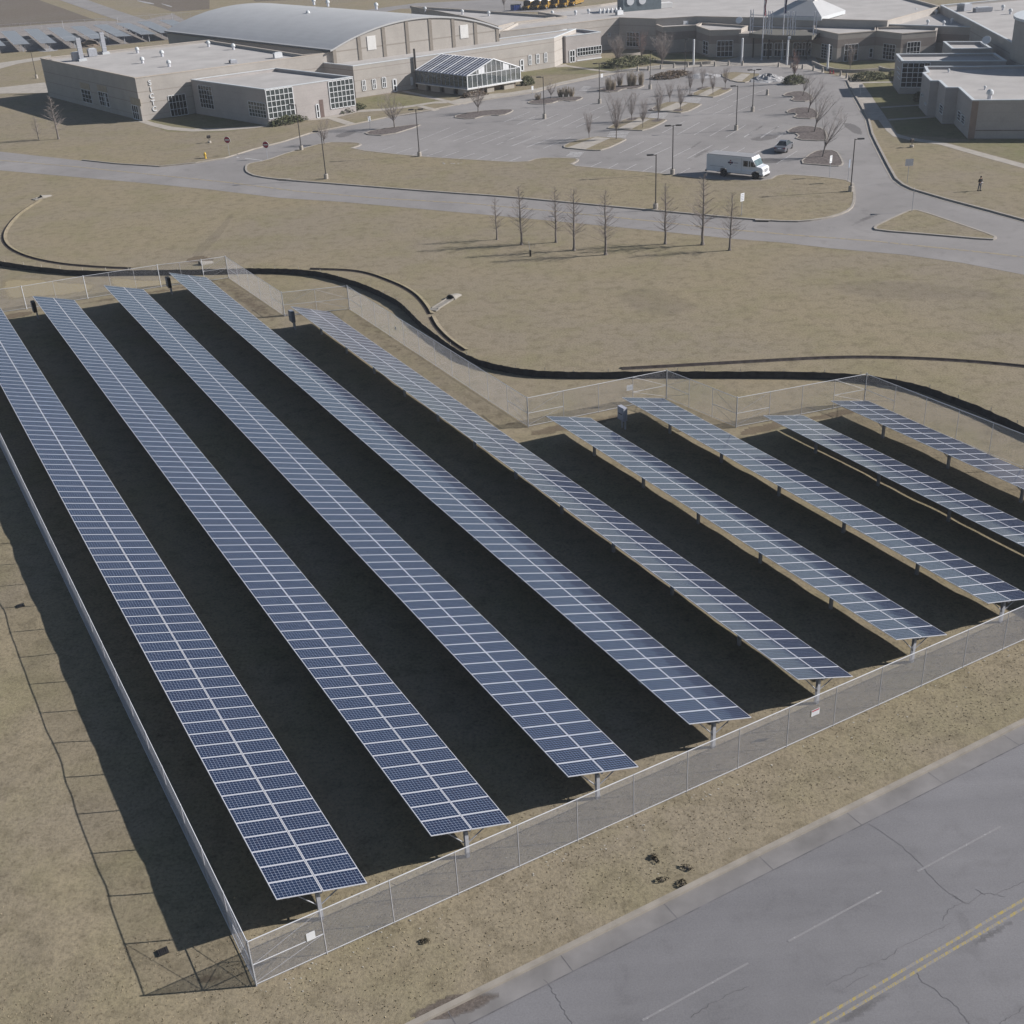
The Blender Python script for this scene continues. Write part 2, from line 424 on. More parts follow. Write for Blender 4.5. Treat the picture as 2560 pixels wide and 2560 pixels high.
def hfun(x, y):
    """lumpy turf inside the enclosure and along its two near sides"""
    if not inside(REG, (x, y)): return -.03
    f = min(1, pdist(REG, (x, y))/2.5); f = f*f*(3-2*f)
    a = q_ac(x, y); f *= .75 if a < 4 else .45
    return max(.003, f*(.035 + sum(A*sin(kx*x+ky*y+ph) for kx, ky, ph, A in _SN)))
def soft_grid(p, mat, name, z=None):
    x0, x1 = min(a for a, _ in p), max(a for a, _ in p); y0, y1 = min(b for _, b in p), max(b for _, b in p)
    st = max(.07, min(.5, min(x1-x0, y1-y0)/8)); nx_, ny_ = int((x1-x0)/st)+2, int((y1-y0)/st)+2; idx = {}; V = []; A = []; Fc = []
    wid = max(.4, min(x1-x0, y1-y0)*.22)
    for i in range(nx_):
        for j in range(ny_):
            q = (x0+i*st, y0+j*st)
            if inside(p, q): idx[i, j] = len(V); V.append((*q, hfun(*q)+.016 if z is None else z)); A.append(min(1, pdist(p, q)/wid))
    for (i, j), k in idx.items():
        if (i+1, j) in idx and (i, j+1) in idx and (i+1, j+1) in idx: Fc.append((k, idx[i+1, j], idx[i+1, j+1], idx[i, j+1]))
    me = bpy.data.meshes.new(name); me.from_pydata(V, [], Fc); me.materials.append(mat)
    at = me.attributes.new('edge', 'FLOAT', 'POINT'); at.data.foreach_set('value', A)
    o = bpy.data.objects.new(name, me); COL.objects.link(o); return struct(o)
def soft(px, mat, z, name='bare_soil', world=False, sm=2, drape=True):
    p = px if world else [G2(u, v) for u, v in px]
    p = smooth_pts(p, True, sm)
    if area(p) < 0: p = p[::-1]
    c = (sum(a for a, _ in p)/len(p), sum(b for _, b in p)/len(p)); n = len(p)
    return soft_grid(p, mat, name, None if (drape and inside(REG, c)) else z)
    V = [(x, y, z) for x, y in p] + [((x+c[0])/2, (y+c[1])/2, z) for x, y in p] + [(*c, z)]
    Fc = []
    for i in range(n):
        j = (i+1) % n; Fc += [(i, j, n+j, n+i), (n+i, n+j, 2*n)]
    me = bpy.data.meshes.new(name); me.from_pydata(V, [], Fc); me.materials.append(mat)
    at = me.attributes.new('edge', 'FLOAT', 'POINT'); at.data.foreach_set('value', [0.0]*n+[.75]*n+[1.0])
    o = bpy.data.objects.new(name, me); COL.objects.link(o); return struct(o)

# ================================================================ GROUND, ROADS, LOT
g = MB(); S_ = 1500
g.face([(-S_, -300, 0), (S_, -300, 0), (S_, 2400, 0), (-S_, 2400, 0)], GRASS); struct(g.build('ground'))

ASPH_PX = [(-260,366),(0,379),(206,402),(290,411),(399,418),(489,409),(562,397),(634,375),(712,355),(774,335),(872,315),(966,295),(1075,277),(1183,255),
 (1340,232),(1398,214),(1539,185),(1597,176),(1652,171),(1731,166),(1854,163),(1946,166),(2016,173),(2063,183),(2100,192),(2119,204),(2128,225),(2146,254),(2172,301),
 (2181,337),(2193,362),(2222,418),(2240,450),(2259,465),(2282,476),(2367,501),(2476,530),(2560,553),(2900,650),(2900,772),(2560,687),(2403,657),(2259,637),
 (2077,621),(1960,607),(1840,598),(1695,583),(1514,565),(1260,541),(1002,518),(857,505),(700,495),(525,474),(362,458),(181,442),(0,426),(-260,396)]
sheet('car_park_asphalt', ASPH_PX, .012, ASPH)
kerbline([(206,401),(290,410),(399,417),(489,408),(562,396),(634,374),(712,354),(774,334),(872,314),(966,294),(1075,276),(1183,254),(1340,231),(1398,213),(1539,184),(1597,175)], .22, .15)
kerbline([(2119,203),(2128,224),(2146,253),(2172,300),(2181,336),(2193,361),(2222,417),(2240,449),(2259,464),(2282,475),(2367,500),(2476,529),(2560,552),(2900,649)][::-1], .3, .2, gut=.65)
# lawn between car park and loop road
island([(612,426),(614,414),(626,409),(660,404),(727,380),(814,357),(870,357),(901,359),(905,364),(874,374),(1039,392),(1200,402),(1310,408),(1346,396),(1400,396),(1441,397),(1450,402),(1425,415),
  (1500,422),(1677,437),(1760,449),(1850,452),(1919,453),(1945,437),(2010,440),(2077,446),(2134,455),(2138,478),(2139,503),(2130,525),(2095,541),(2041,552),(1980,557),(1860,549),(1740,538),
  (1622,527),(1441,510),(1260,493),(1111,483),(857,463),(712,452),(640,443),(618,434)], GRASS, 'verge_lawn', .13, 1, .3)
island([(2181,570),(2210,555),(2262,531),(2280,526),(2298,527),(2400,561),(2490,592),(2492,598),(2480,602),(2330,589),(2190,578)], GRASS, 'traffic_island', .13, 1, .3)
Z3 = lambda p: zc(1260, 0, 2.76, p)
Z2 = lambda p: zc(640, 0, 2.76, p)
Z4 = lambda p: zc(1860, 0, 2.76, p)
for pts in ([(390,1020),(470,978),(640,945),(670,950),(835,960),(848,968),(690,1040),(600,1042),(480,1030)],
            [(710,885),(840,820),(930,812),(1110,825),(1128,835),(980,905),(880,902),(722,890)],
            [(988,765),(1100,710),(1190,705),(1350,718),(1368,725),(1245,785),(1150,775)],
            [(1268,660),(1400,600),(1560,612),(1578,620),(1460,675),(1390,670)],
            [(1480,520),(1560,498),(1700,508),(1792,515),(1690,572),(1590,570)]):
    island(Z3(pts), GRASS, 'planted_island', .12, 1, .2)
for pts in ([(430,1026),(630,952),(735,958),(560,1036)], [(790,890),(930,822),(1010,826),(880,896)], [(1060,768),(1190,712),(1270,718),(1160,772)], [(1330,664),(1440,606),(1500,612),(1400,668)], [(1560,560),(1640,512),(1700,515),(1640,566)]):
    sheet('concrete_path', Z3(pts), .128, CONC)
for pts in ([(1005,840),(1060,822),(1110,828),(1060,848)], [(832,832),(880,815),(935,815),(890,838)], [(992,764),(1030,745),(1070,750),(1030,768)], [(1160,770),(1190,755),(1240,757),(1220,775)], [(1262,662),(1290,648),(1320,650),(1300,664)], [(1320,615),(1390,600),(1420,604),(1370,620)], [(1490,615),(1530,610),(1565,612),(1530,628)]):
    sheet('mulch_bed', Z3(pts), .133, MULCH, 1)
for pts, f in (([(733,930),(800,900),(1120,857),(1142,868),(910,940)], Z2), ([(1333,810),(1500,770),(1760,755),(1782,768),(1700,802),(1600,796),(1480,828)], Z2),
          ([(150,710),(230,685),(400,675),(530,668),(550,680),(480,704),(390,694),(320,720),(200,722)], Z3), ([(625,630),(720,598),(955,586),(972,595),(910,617),(830,612),(770,642)], Z3),
          ([(1052,542),(1110,500),(1200,492),(1242,505),(1220,530),(1140,548)], Z3),
          ([(370,1130),(470,1050),(540,1038),(640,1042),(672,1090),(692,1140),(640,1152),(500,1140)], Z4), ([(280,916),(340,878),(440,872),(562,890),(582,960),(560,977),(345,967),(382,930)], Z4),
          ([(275,780),(330,748),(470,743),(522,790),(500,824),(328,817),(370,786)], Z4), ([(255,665),(300,638),(420,630),(482,670),(460,704),(308,699),(350,668)], Z4),
          ([(262,580),(300,545),(380,530),(410,560),(390,585),(320,590)], Z4)):
    island(f(pts), MULCH, 'mulch_island', .1, 1, .22)
# concrete forecourt, paths, greener lawns
sheet('concrete_forecourt', zc(1640, 0, 4.6, [(0,790),(430,755),(760,692),(900,665),(1100,630),(1210,560),(1800,600),(1850,690),(1940,800),(1930,845),(1760,800),(1560,780),(1400,765),(1000,755),(520,768),(60,800)]), .018, CONC)
sheet('pavement', [(1260,234),(1340,222),(1398,206),(1540,176),(1597,168),(1650,163),(1652,170),(1597,176),(1539,185),(1398,214),(1340,232),(1262,244)], .022, CONC)
sheet('pavement', [(1597,168),(1650,163),(1731,158),(1760,158),(1731,166),(1652,171)], .026, CONC)
sheet('pavement', [(2090,186),(2146,196),(2160,214),(2175,235),(2190,258),(2208,283),(2222,304),(2233,322),(2222,318),(2196,300),(2174,300),(2146,254),(2128,225),(2119,204)], .024, CONC)
sheet('concrete_path', [(2208,283),(2233,322),(2242,334),(2275,344),(2330,352),(2366,358),(2460,383),(2560,410),(2700,452),(2700,466),(2560,421),(2450,391),(2350,362),(2280,352),(2233,341),(2215,326),(2196,300)], .02, CONC)
sheet('concrete_path', Z4([(940,738),(1215,722),(1215,730),(945,747)]), .021, CONC)
sheet('concrete_path', Z4([(995,822),(1325,800),(1330,810),(1000,833)]), .021, CONC)
sheet('concrete_path', Z4([(800,565),(1040,563),(1040,570),(810,575)]), .021, CONC)
sheet('lawn', [(2150,196),(2260,160),(2440,280),(2440,350),(2250,336),(2205,278)], .006, GREEN)
sheet('lawn', [(2440,350),(2700,345),(2700,440),(2560,408),(2460,381),(2366,356)], .005, GREEN)
sheet('lawn', Z4([(480,440),(700,425),(1040,425),(1040,475),(900,470),(700,478),(560,462)]), .012, GREEN)
sheet('lawn', [(130,215),(420,330),(560,330),(690,312),(660,296),(360,250)], .006, GREEN)
sheet('lawn', Z2([(690,680),(990,638),(1300,705),(1100,735),(900,760),(720,770)]), .006, GREEN)
sheet('lawn', zc(1340, 0, 5.367, [(-420,860),(380,890),(900,960),(700,990),(0,1010),(-420,1060)]), .006, GREEN)
sheet('lawn', zc(1340, 0, 5.367, [(400,860),(900,780),(1200,780),(1430,800),(1330,900),(1040,960),(500,880)]), .007, GREEN)
sheet('lawn', zc(1340, 0, 5.367, [(1440,740),(1700,700),(2400,780),(2300,800),(1800,830),(1470,800)]), .014, GREEN)
# left building walks
sheet('concrete_path', [(322,306),(345,304),(380,315),(420,325),(480,329),(560,327),(640,320),(668,316),(668,312),(640,315),(560,320),(480,322),(430,317),(390,308),(362,300)], .02, CONC)
sheet('concrete_path', Z2([(355,815),(470,805),(560,795),(690,760),(900,748),(1080,725),(1240,700),(1310,700),(1320,712),(1220,715),(1080,738),(900,762),(700,775),(570,808),(480,822),(360,832)]), .02, CONC)
sheet('concrete_path', Z2([(470,812),(540,806),(690,852),(640,868)]), .022, CONC)
sheet('concrete_path', Z2([(1000,632),(1040,628),(1430,715),(1400,728),(1290,700)]), .019, CONC)
sheet('concrete_path', Z2([(1110,735),(1150,728),(1270,758),(1230,768)]), .022, CONC)
sheet('concrete_path', Z2([(1320,705),(1510,655),(1740,640),(1932,610),(1932,640),(1500,705),(1440,722)]), .017, CONC)
sheet('concrete_path', zc(1340, 0, 5.367, [(250,880),(400,860),(430,880),(760,925),(1080,965),(1040,980),(700,940),(420,895),(270,905)]), .02, CONC)
# far ground: roads, fields, gravel
sheet('ploughed_field', zc(0, 0, 4.391, [(-900,-420),(-200,-420),(440,5),(700,95),(1050,222),(1000,230),(500,262),(0,300),(-900,420)]), .02, FIELD)
sheet('far_road', zc(0, 0, 4.391, [(260,-180),(560,-180),(960,0),(1330,130),(1620,225),(1540,260),(1340,238),(1120,165),(660,2)]), .03, ASPH)
sheet('ploughed_field', zc(0, 0, 4.391, [(1000,-180),(1560,20),(1900,130),(2300,100),(2300,-60),(2000,-180)]), .02, FIELD)
sheet('ploughed_field', [(520,-60),(640,4),(800,-4),(1000,-14),(1300,-16),(1600,-30),(1600,-70)], .022, FIELD)
sheet('gravel_yard', zc(0, 0, 4.391, [(-400,380),(0,305),(600,262),(1080,228),(1500,240),(1900,150),(2100,260),(1900,430),(1000,520),(0,580),(-400,620)]), .024, GRAVEL)
sheet('service_road', zc(0, 0, 4.391, [(-600,760),(0,690),(430,628),(560,605),(560,625),(440,660),(200,700),(0,755),(-600,850)]), .026, CONC)
sheet('yard_apron', [(-40,226),(0,219),(112,206),(125,232),(0,234),(-40,238)], .02, CONC)
sheet('rear_service_road', [(880,30),(1040,8),(1250,-2),(1380,10),(1400,30),(1260,30),(1120,20),(1000,22),(900,44)], .02, ASPH)
for pts in ([(1490,2),(1560,12),(1700,40),(1680,50),(1540,22)], [(1740,30),(1900,72),(1870,80)]):
    sheet('snow_patch', zc(0, 0, 4.391, pts), .034, SNOW, 1)
for pts in ([(395,545),(480,530),(650,540),(620,560),(450,572)],):
    sheet('snow_patch', zc(0, 0, 4.391, pts), .03, SNOW, 1)

# parking bays
mb = MB()
def bay(p, q, w=.105, mat=WHITEL, z=.02):
    a = Vector(G2(*p)); b_ = Vector(G2(*q)); d = (b_-a).normalized(); n = Vector((-d.y, d.x))*w/2
    mb.face([(*(a-n), z), (*(b_-n), z), (*(b_+n), z), (*(a+n), z)], mat)
for p, q in ([(95,858),(280,790)],[(190,865),(375,787)],[(295,870),(470,793)],[(400,880),(560,805)],[(497,880),(660,805)],[(0,840),(180,772)],[(0,980),(70,950)],[(50,1010),(265,935)],[(155,1018),(365,940)],[(270,1025),(465,945)],
  [(25,1118),(120,1085)],[(583,1160),(675,1117)],[(705,1172),(788,1128)],[(827,1178),(915,1133)],[(950,1187),(1025,1147)],[(1075,1195),(1160,1152)],[(1205,1202),(1285,1160)],[(795,1058),(965,977)],[(910,1070),(1090,985)],[(1040,1065),(1150,1015)],
  [(1090,918),(1245,838)],[(1195,930),(1350,845)],[(1310,932),(1460,850)],[(1420,940),(1560,860)],[(1530,948),(1670,862)],[(1655,950),(1785,868)],[(1770,955),(1890,875)],[(1265,1095),(1440,1000)],[(1475,1050),(1550,1012)],[(1590,1060),(1660,1020)],[(1710,1065),(1780,1030)],
  [(1330,780),(1480,720)],[(1440,790),(1580,728)],[(1550,795),(1690,735)],[(1470,700),(1600,640)],[(1580,705),(1700,655)],[(1160,1085),(1290,1020)],[(480,760),(610,712)],[(590,775),(700,728)],[(700,780),(800,740)],[(880,660),(1000,640)]):
    bay(*Z3([p, q]))
for p, q in ([(965,1060),(1080,1020)],[(1075,1072),(1185,1030)],[(1180,1078),(1290,1040)],[(1285,1085),(1400,1045)],[(1400,1095),(1510,1058)],[(1510,1105),(1625,1060)],[(1620,1110),(1740,1065)],[(1735,1118),(1830,1080)],[(1130,965),(1340,880)],[(1255,970),(1450,890)],[(1360,975),(1570,900)],
  [(1450,985),(1680,905)],[(1555,995),(1780,910)],[(1660,1000),(1900,905)],[(1760,1010),(1932,940)],[(1870,1015),(1960,980)],[(1720,840),(1850,800)],[(1800,858),(1932,800)],[(860,1040),(960,1005)]):
    bay(*Z2([p, q]))
for p, q in ([(35,925),(130,868)],[(115,948),(240,872)],[(220,958),(300,905)],[(225,1130),(370,1040)],[(70,1065),(125,1030)],[(0,945),(50,915)],[(30,660),(150,620)],[(100,760),(220,720)]):
    bay(*Z4([p, q]))
for x0, x1, y0, y1, n in ((430,550,1050,1076,4), (705,862,910,952,5), (988,1130,783,820,5), (1228,1362,678,712,5), (520,600,598,622,4), (1690,1790,468,500,5)):
    for k in range(n):
        t = k/(n-1)
        bay(*Z3([(x0+(1-t)*28, y0+(y1-y0)*t), (x1-t*28, y0+(y1-y0)*t+4)]), w=.42)
bay((592,393),(597,395), .3); bay((613,396),(655,401), .3)
struct(mb.build('parking_markings'))
mb = MB()
def line_px(px, w, mat, z, off=0.):
    p = [G2(*q) for q in px]; strip(mb, p, off-w/2, off+w/2, 0, z, mat)
cl = [(-260,381),(0,401),(180,416),(345,433),(560,455),(741,478),(952,496),(1165,508),(1328,523),(1622,552),(1800,572),(2000,589),(2172,602),(2476,633),(2760,668)]
line_px(cl, .12, FADEY, .022, .12); line_px(cl, .12, FADEY, .022, -.12)
struct(mb.build('road_centre_line'))
for f, pts in ((Z3, [(1300,1060),(1360,1040),(1500,985),(1480,1010),(1380,1075),(1290,1110)]), (Z3, [(1250,1030),(1380,950),(1400,960),(1300,1040)]), (Z4, [(620,690),(680,640),(640,780),(700,860),(640,870),(580,800)]), (Z4, [(660,840),(800,860),(840,940),(740,920),(690,880)]),
               (Z2, [(500,940),(640,900),(720,900),(700,920),(600,960)]), (Z3, [(1650,960),(1800,925),(1930,930),(1900,960),(1750,985)]), (Z4, [(20,1110),(160,1080),(300,1100),(240,1130),(100,1130)]),
               (lambda p: zc(1860,300,2.76,p), [(800,150),(840,140),(900,330),(960,420),(900,400),(840,260)]), (lambda p: zc(1860,300,2.76,p), [(700,730),(830,650),(1000,640),(860,700),(740,745)]), (Z2, [(900,790),(1150,760),(1320,720),(1330,735),(1150,790),(930,815)]), (Z3, [(0,690),(150,640),(420,590),(430,605),(200,650),(20,705)])):
    soft(f(pts), STAR, .0165, 'tar_stain')

# near road (east-west), measured from its kerb
EW = radians(61.9); ex = Vector((sin(EW), cos(EW))); nx = Vector((cos(EW), -sin(EW)))   # along, and towards the viewer's right-front
K0 = Vector(G2(1450, 2357))
def rp(s, t): p = K0 + ex*s + nx*t; return (p.x, p.y)
def rt(u, v): p = Vector(G2(u, v)); return (p-K0).dot(nx)
L0, L1 = -60, 120
sheet('road', [rp(L0, .1), rp(L1, .1), rp(L1, 13), rp(L0, 13)], .010, ROADM, world=True)
mb = MB(); mb.prism([rp(L0, -.13), rp(L1, -.13), rp(L1, .12), rp(L0, .12)], 0, .15, plain('weathered_kerb', (.255, .23, .20), .9, var=.18, scale=1)); struct(mb.build('kerb'))
gj = rt(1530, 2380)
sheet('gutter', [rp(L0, .12), rp(L1, .12), rp(L1, gj), rp(L0, gj)], .016, GUTTER, world=True)
mb = MB()
mb.face([(*rp(L0, gj-.03), .019), (*rp(L1, gj-.03), .019), (*rp(L1, gj+.03), .019), (*rp(L0, gj+.03), .019)], CRACK)
for s in range(-56, 116, 5):
    mb.face([(*rp(s, .14), .020), (*rp(s+.03, .14), .020), (*rp(s+.03, gj), .020), (*rp(s, gj), .020)], CRACK)
def crack(pts, w=.018, sub=5):
    p = [Vector(G2(*q)) for q in pts]; out = []
    for a, b_ in zip(p, p[1:]):
        for k in range(sub):
            t = k/sub; q = a.lerp(b_, t); out.append((q.x+random.uniform(-.05, .05), q.y+random.uniform(-.05, .05)))
    out.append(tuple(p[-1])); strip(mb, out, -w/2, w/2, 0, .0185, CRACK)
Q = lambda p: zc(2100, 2100, 4.2, p)
Z6 = lambda p: zc(1700, 1400, 2.2465, p)
Z8 = lambda p: zc(1000, 2000, 2.2465, p)
crack(Z6([(1060,1480),(1230,1590),(1340,1700),(1470,1840),(1590,1920)])); crack(Q([(1180,590),(1300,660)]))
crack(Q([(1300,660),(1340,670),(1480,580),(1560,555),(1730,600)])); crack(Q([(1300,660),(1150,720),(1080,850)])); crack(Q([(1150,880),(950,980),(700,1090),(480,1250),(250,1330),(0,1460),(-150,1530)]))
crack(Q([(790,1390),(870,1490),(1060,1630),(1210,1740),(1300,1860),(1360,1932),(1420,2020)])); crack(Q([(1932,1760),(1780,1870),(1680,1932),(1600,2000)])); crack(Q([(1640,570),(1800,500),(1932,440)]), .025)
crack(Z8([(805,1010),(850,1060),(880,1110),(920,1190),(965,1250),(1000,1300)])); crack(Z8([(1640,1220),(1740,1150),(1860,1090),(1960,1050)]), .025); crack(Q([(300,1410),(150,1480),(0,1590)]), .025); crack(Q([(1430,520),(1500,570)]), .02)
struct(mb.build('road_cracks'))
mb = MB()
td = rt(1860, 2414); ty = rt(2300, 2397)
for s in range(-63, 120, 7):
    mb.face([(*rp(s, td-.045), .0215), (*rp(s+5, td-.045), .0215), (*rp(s+5, td+.045), .0215), (*rp(s, td+.045), .0215)], FADEDW)
struct(mb.build('lane_dashes'))
mb = MB()
for o in (0., .30):
    mb.face([(*rp(L0, ty+o), .0225), (*rp(L1, ty+o), .0225), (*rp(L1, ty+o+.12), .0225), (*rp(L0, ty+o+.12), .0225)], YELL)
struct(mb.build('double_yellow_line'))
for pts in ([(1230,1130),(1500,950),(1700,850),(1900,800),(1880,880),(1700,1000),(1500,1130),(1330,1180)], [(-60,1850),(150,1720),(420,1560),(620,1560),(640,1640),(400,1780),(180,1932),(-60,1990)]):
    soft(Q(pts), STAR, .0195, 'road_stain', drape=False)
for pts in ([(0,1220),(250,1080),(420,1060),(600,1080),(560,1140),(300,1258),(100,1258)], [(900,980),(1150,830),(1400,650),(1410,670),(1180,800),(960,960)]):
    soft(Z8(pts), SWET, .0185, 'damp_gutter', drape=False)
soft(Q([(900,140),(925,148),(950,165),(935,172),(905,155)]), STAIN, .0205, 'tar_spot', sm=1) if False else None

# lumpy turf in and around the enclosure
_yk = Vector(rp(0, -.9)).dot(AL)
def ACL(a, l): return tuple(AC*a + AL*l)
REG += [ACL(-13, _yk), ACL(84, _yk), ACL(84, 40)] + [G2(*q) for q in ((2560,1160),(2160,1000),(1840,1060),(1666,989),(1321,1060),(874,766),(712,783),(572,690),(403,711),(220,739),(67,765))] + [ACL(-13, 128)]
gV = []; gF = []; gI = {}; st = .5
for i in range(int(98/st)):
    for j in range(int(108/st)):
        q = ACL(-14+i*st, _yk-1+j*st); h = hfun(*q); gI[i, j] = len(gV); gV.append((*q, h))
for (i, j), k in gI.items():
    if (i+1, j+1) in gI:
        f = (k, gI[i+1, j], gI[i+1, j+1], gI[i, j+1])
        if any(gV[a][2] > -.02 for a in f): gF.append(f)
me = bpy.data.meshes.new('lumpy_turf'); me.from_pydata(gV, [], gF); me.materials.append(GRASS); me.polygons.foreach_set('use_smooth', [True]*len(gF))
_o = bpy.data.objects.new('lumpy_turf', me); COL.objects.link(_o); struct(_o)
# soil and straw patches on the grass
Z5 = lambda p: zc(0, 380, 2.76, p)
ZA = lambda p: zc(0, 600, 2.2465, p)
ZB = lambda p: zc(860, 600, 2.2465, p)
ZC = lambda p: zc(1700, 700, 2.2465, p)
for f, pts, mt in ((Z5, [(-40,870),(200,860),(500,880),(720,900),(700,960),(420,1010),(0,1030),(-40,1000)], SSTRAW), (Z5, [(700,840),(1000,880),(1400,860),(1500,880),(1100,940),(760,960)], SSTRAW),
    (Z5, [(1430,880),(1560,870),(1700,950),(1932,1100),(1932,1200),(1830,1180),(1650,1060)], SSOIL), (ZA, [(430,350),(700,310),(1000,255),(1200,215),(1270,230),(1000,290),(600,350),(440,375)], SSOIL),
    (ZA, [(0,420),(190,390),(210,420),(60,450),(0,450)], SSOIL), (ZB, [(0,400),(60,390),(300,540),(700,830),(1020,1030),(1060,1060),(960,1110),(800,1010),(500,800),(200,600),(0,470)], SSOIL), (ZB, [(1040,1060),(1240,1020),(1420,1000),(1560,960),(1600,1000),(1440,1040),(1220,1090),(1000,1125)], SSOIL),
    (ZC, [(300,840),(520,790),(640,770),(720,800),(540,850),(330,900)], SSOIL), (ZC, [(640,790),(900,720),(1000,700),(1040,740),(880,780),(720,800)], SSOIL), (Z6, [(1200,0),(1300,-80),(2000,180),(2000,240),(1700,260),(1400,100)], SSTRAW),
    (Z6, [(600,840),(950,640),(1020,640),(720,790)], SSOIL), (Z6, [(1500,440),(1720,340),(1760,350),(1520,470)], SSOIL), (lambda p: zc(850,1500,2.2465,p), [(150,1590),(500,1430),(960,1190),(1000,1220),(600,1430),(200,1610)], SSOIL), (lambda p: zc(850,1500,2.2465,p), [(900,1250),(1400,1050),(1700,880),(1932,800),(1932,850),(1600,1000),(1100,1230)], SSOIL),
    (lambda p: zc(0,1960,2.2465,p), [(1080,1080),(1200,1050),(1280,1090),(1200,1140),(1100,1130)], SSOIL),
    (lambda p: zc(1260,380,2.76,p), [(700,960),(1000,900),(1300,1000),(1400,1080),(1100,1180),(800,1080)], SGREY), (lambda p: zc(1860,300,2.76,p), [(500,1130),(900,1080),(1400,1120),(1932,1200),(1932,1260),(1200,1260),(700,1240)], SGREY),
    (Z5, [(1280,720),(1480,540),(1600,400),(1640,400),(1560,560),(1380,740)], SGREY), (Z5, [(1250,740),(1400,700),(1520,740),(1440,770),(1280,770)], SSOIL), (Z3, [(0,500),(300,455),(700,490),(500,520),(100,545)], SGREY)):
    soft(f(pts), mt, .004, 'bare_soil')
for pts in ([(1380,290),(1410,270),(1450,330),(1435,350),(1400,320)], [(1465,430),(1485,430),(1500,465),(1475,470)], [(1560,460),(1590,440),(1610,480),(1580,500)], [(1600,365),(1630,360),(1630,400),(1610,410)], [(1490,230),(1530,225),(1540,250),(1510,240)], [(1520,370),(1560,365),(1560,400),(1530,405)], [(120,780),(145,775),(155,815),(135,815)]):
    soft(Z8(pts), SDARK, .0065, 'dark_soil_clump', sm=1)

# ================================================================ DITCHES
def ditch(px, name='drain_ditch'):
    p = smooth_pts([G2(*q) for q in px], False, 2)
    mb = MB(); strip(mb, p, -.14, .14, 0, .012, MATS['shaded_soil_cut'])  # strip and lip's near face: soil colour darkened to stand for shade
    # low turf lip on the side away from the viewer: throws the shade that draws the line
    n = len(p)
    s = 1 if offset(p, 1, False)[n//2][1] > p[n//2][1] else -1
    A = [offset(p, s*d, False) for d in (.08, .22, .6)]; hs = (.02, .15, .02)
    for i in range(n-1):
        for k in (0, 1):
            mb.face([(*A[k][i], hs[k]), (*A[k][i+1], hs[k]), (*A[k+1][i+1], hs[k+1]), (*A[k+1][i], hs[k+1])], MATS['shaded_soil_cut'] if k == 0 else GRASS)
    return struct(mb.build(name))
plain('shaded_soil_cut', (.055, .047, .045), .95, var=.4, scale=2, spec=.05, bmp=.5)
ditch([(98,500),(83,509),(47,532),(22,557),(5,583),(5,605),(25,626),(72,646),(145,661),(235,669),(326,673)])
ditch([(774,674),(875,677),(923,686),(966,702),(1006,719),(1038,740),(1060,766),(1071,786)])
ditch([(1074,793),(1086,818),(1118,851),(1158,878)])
ditch([(1554,924),(1700,916),(1878,906),(2100,894),(2279,897),(2434,906),(2560,918),(2700,935)])

# ================================================================ SOLAR ROWS
ROWAZ = radians(-28.35); RZ = -ROWAZ
al = Vector((sin(ROWAZ), cos(ROWAZ))); ac = Vector((cos(ROWAZ), -sin(ROWAZ)))
TILT = radians(17.4); PITCHM = 1.012; ZLEFT = 2.4; HALF = 2.0; HAX = ZLEFT - HALF*sin(TILT)
def module_mesh():
    mb = MB(); w, l, t, fr = 1.965, .992, .04, .033
    x, y = w/2, l/2
    o = [(-x,-y), (x,-y), (x,y), (-x,y)]; i_ = [(-x+fr,-y+fr), (x-fr,-y+fr), (x-fr,y-fr), (-x+fr,y-fr)]
    for k in range(4):
        j = (k+1) % 4
        mb.face([(*o[k],0), (*o[j],0), (*i_[j],0), (*i_[k],0)], ALU)
        mb.face([(*o[k],-t), (*o[j],-t), (*o[j],0), (*o[k],0)], ALU)
    mb.face([(a,b,-t) for a, b in o[::-1]], GREYB)
    mb.face([(a,b,-.003) for a, b in i_], CELL)
    return mb, len(mb.f)-1
_mm, _cf = module_mesh(); MODME = _mm.mesh('solar_panel')
def set_uv(me, per):
    uvl = me.uv_layers.new(name='UVMap')
    for p in me.polygons:
        if me.materials[p.material_index] == CELL:
            for li, uv in zip(p.loop_indices, ((0,0), (12,0), (12,6), (0,6))): uvl.data[li].uv = uv
set_uv(MODME, 1)
def post_mesh():
    mb = MB()
    mb.box((-.15, 0, .75), (.16, .012, 1.5), GALV); mb.box((-.15, .075, .75), (.17, .012, 1.5), GALV); mb.box((-.15, -.075, .75), (.17, .012, 1.5), GALV)
    return mb.mesh('post')
def brace_mesh(s, HAX, TILT):
    mb = MB(); mb.tube((-.15, 0, .75), (s*1.05-.1, 0, HAX-.12-s*1.05*sin(TILT)), .03, None, GALV, 5); return mb.mesh('brace')
POSTME = post_mesh()
def place_mod(o, parent, side, j, HAX, TILT):
    o.parent = parent; d = .999*side
    o.location = (d*cos(TILT), (j+.5)*PITCHM, HAX - d*sin(TILT)); o.rotation_euler = (0, TILT, 0)
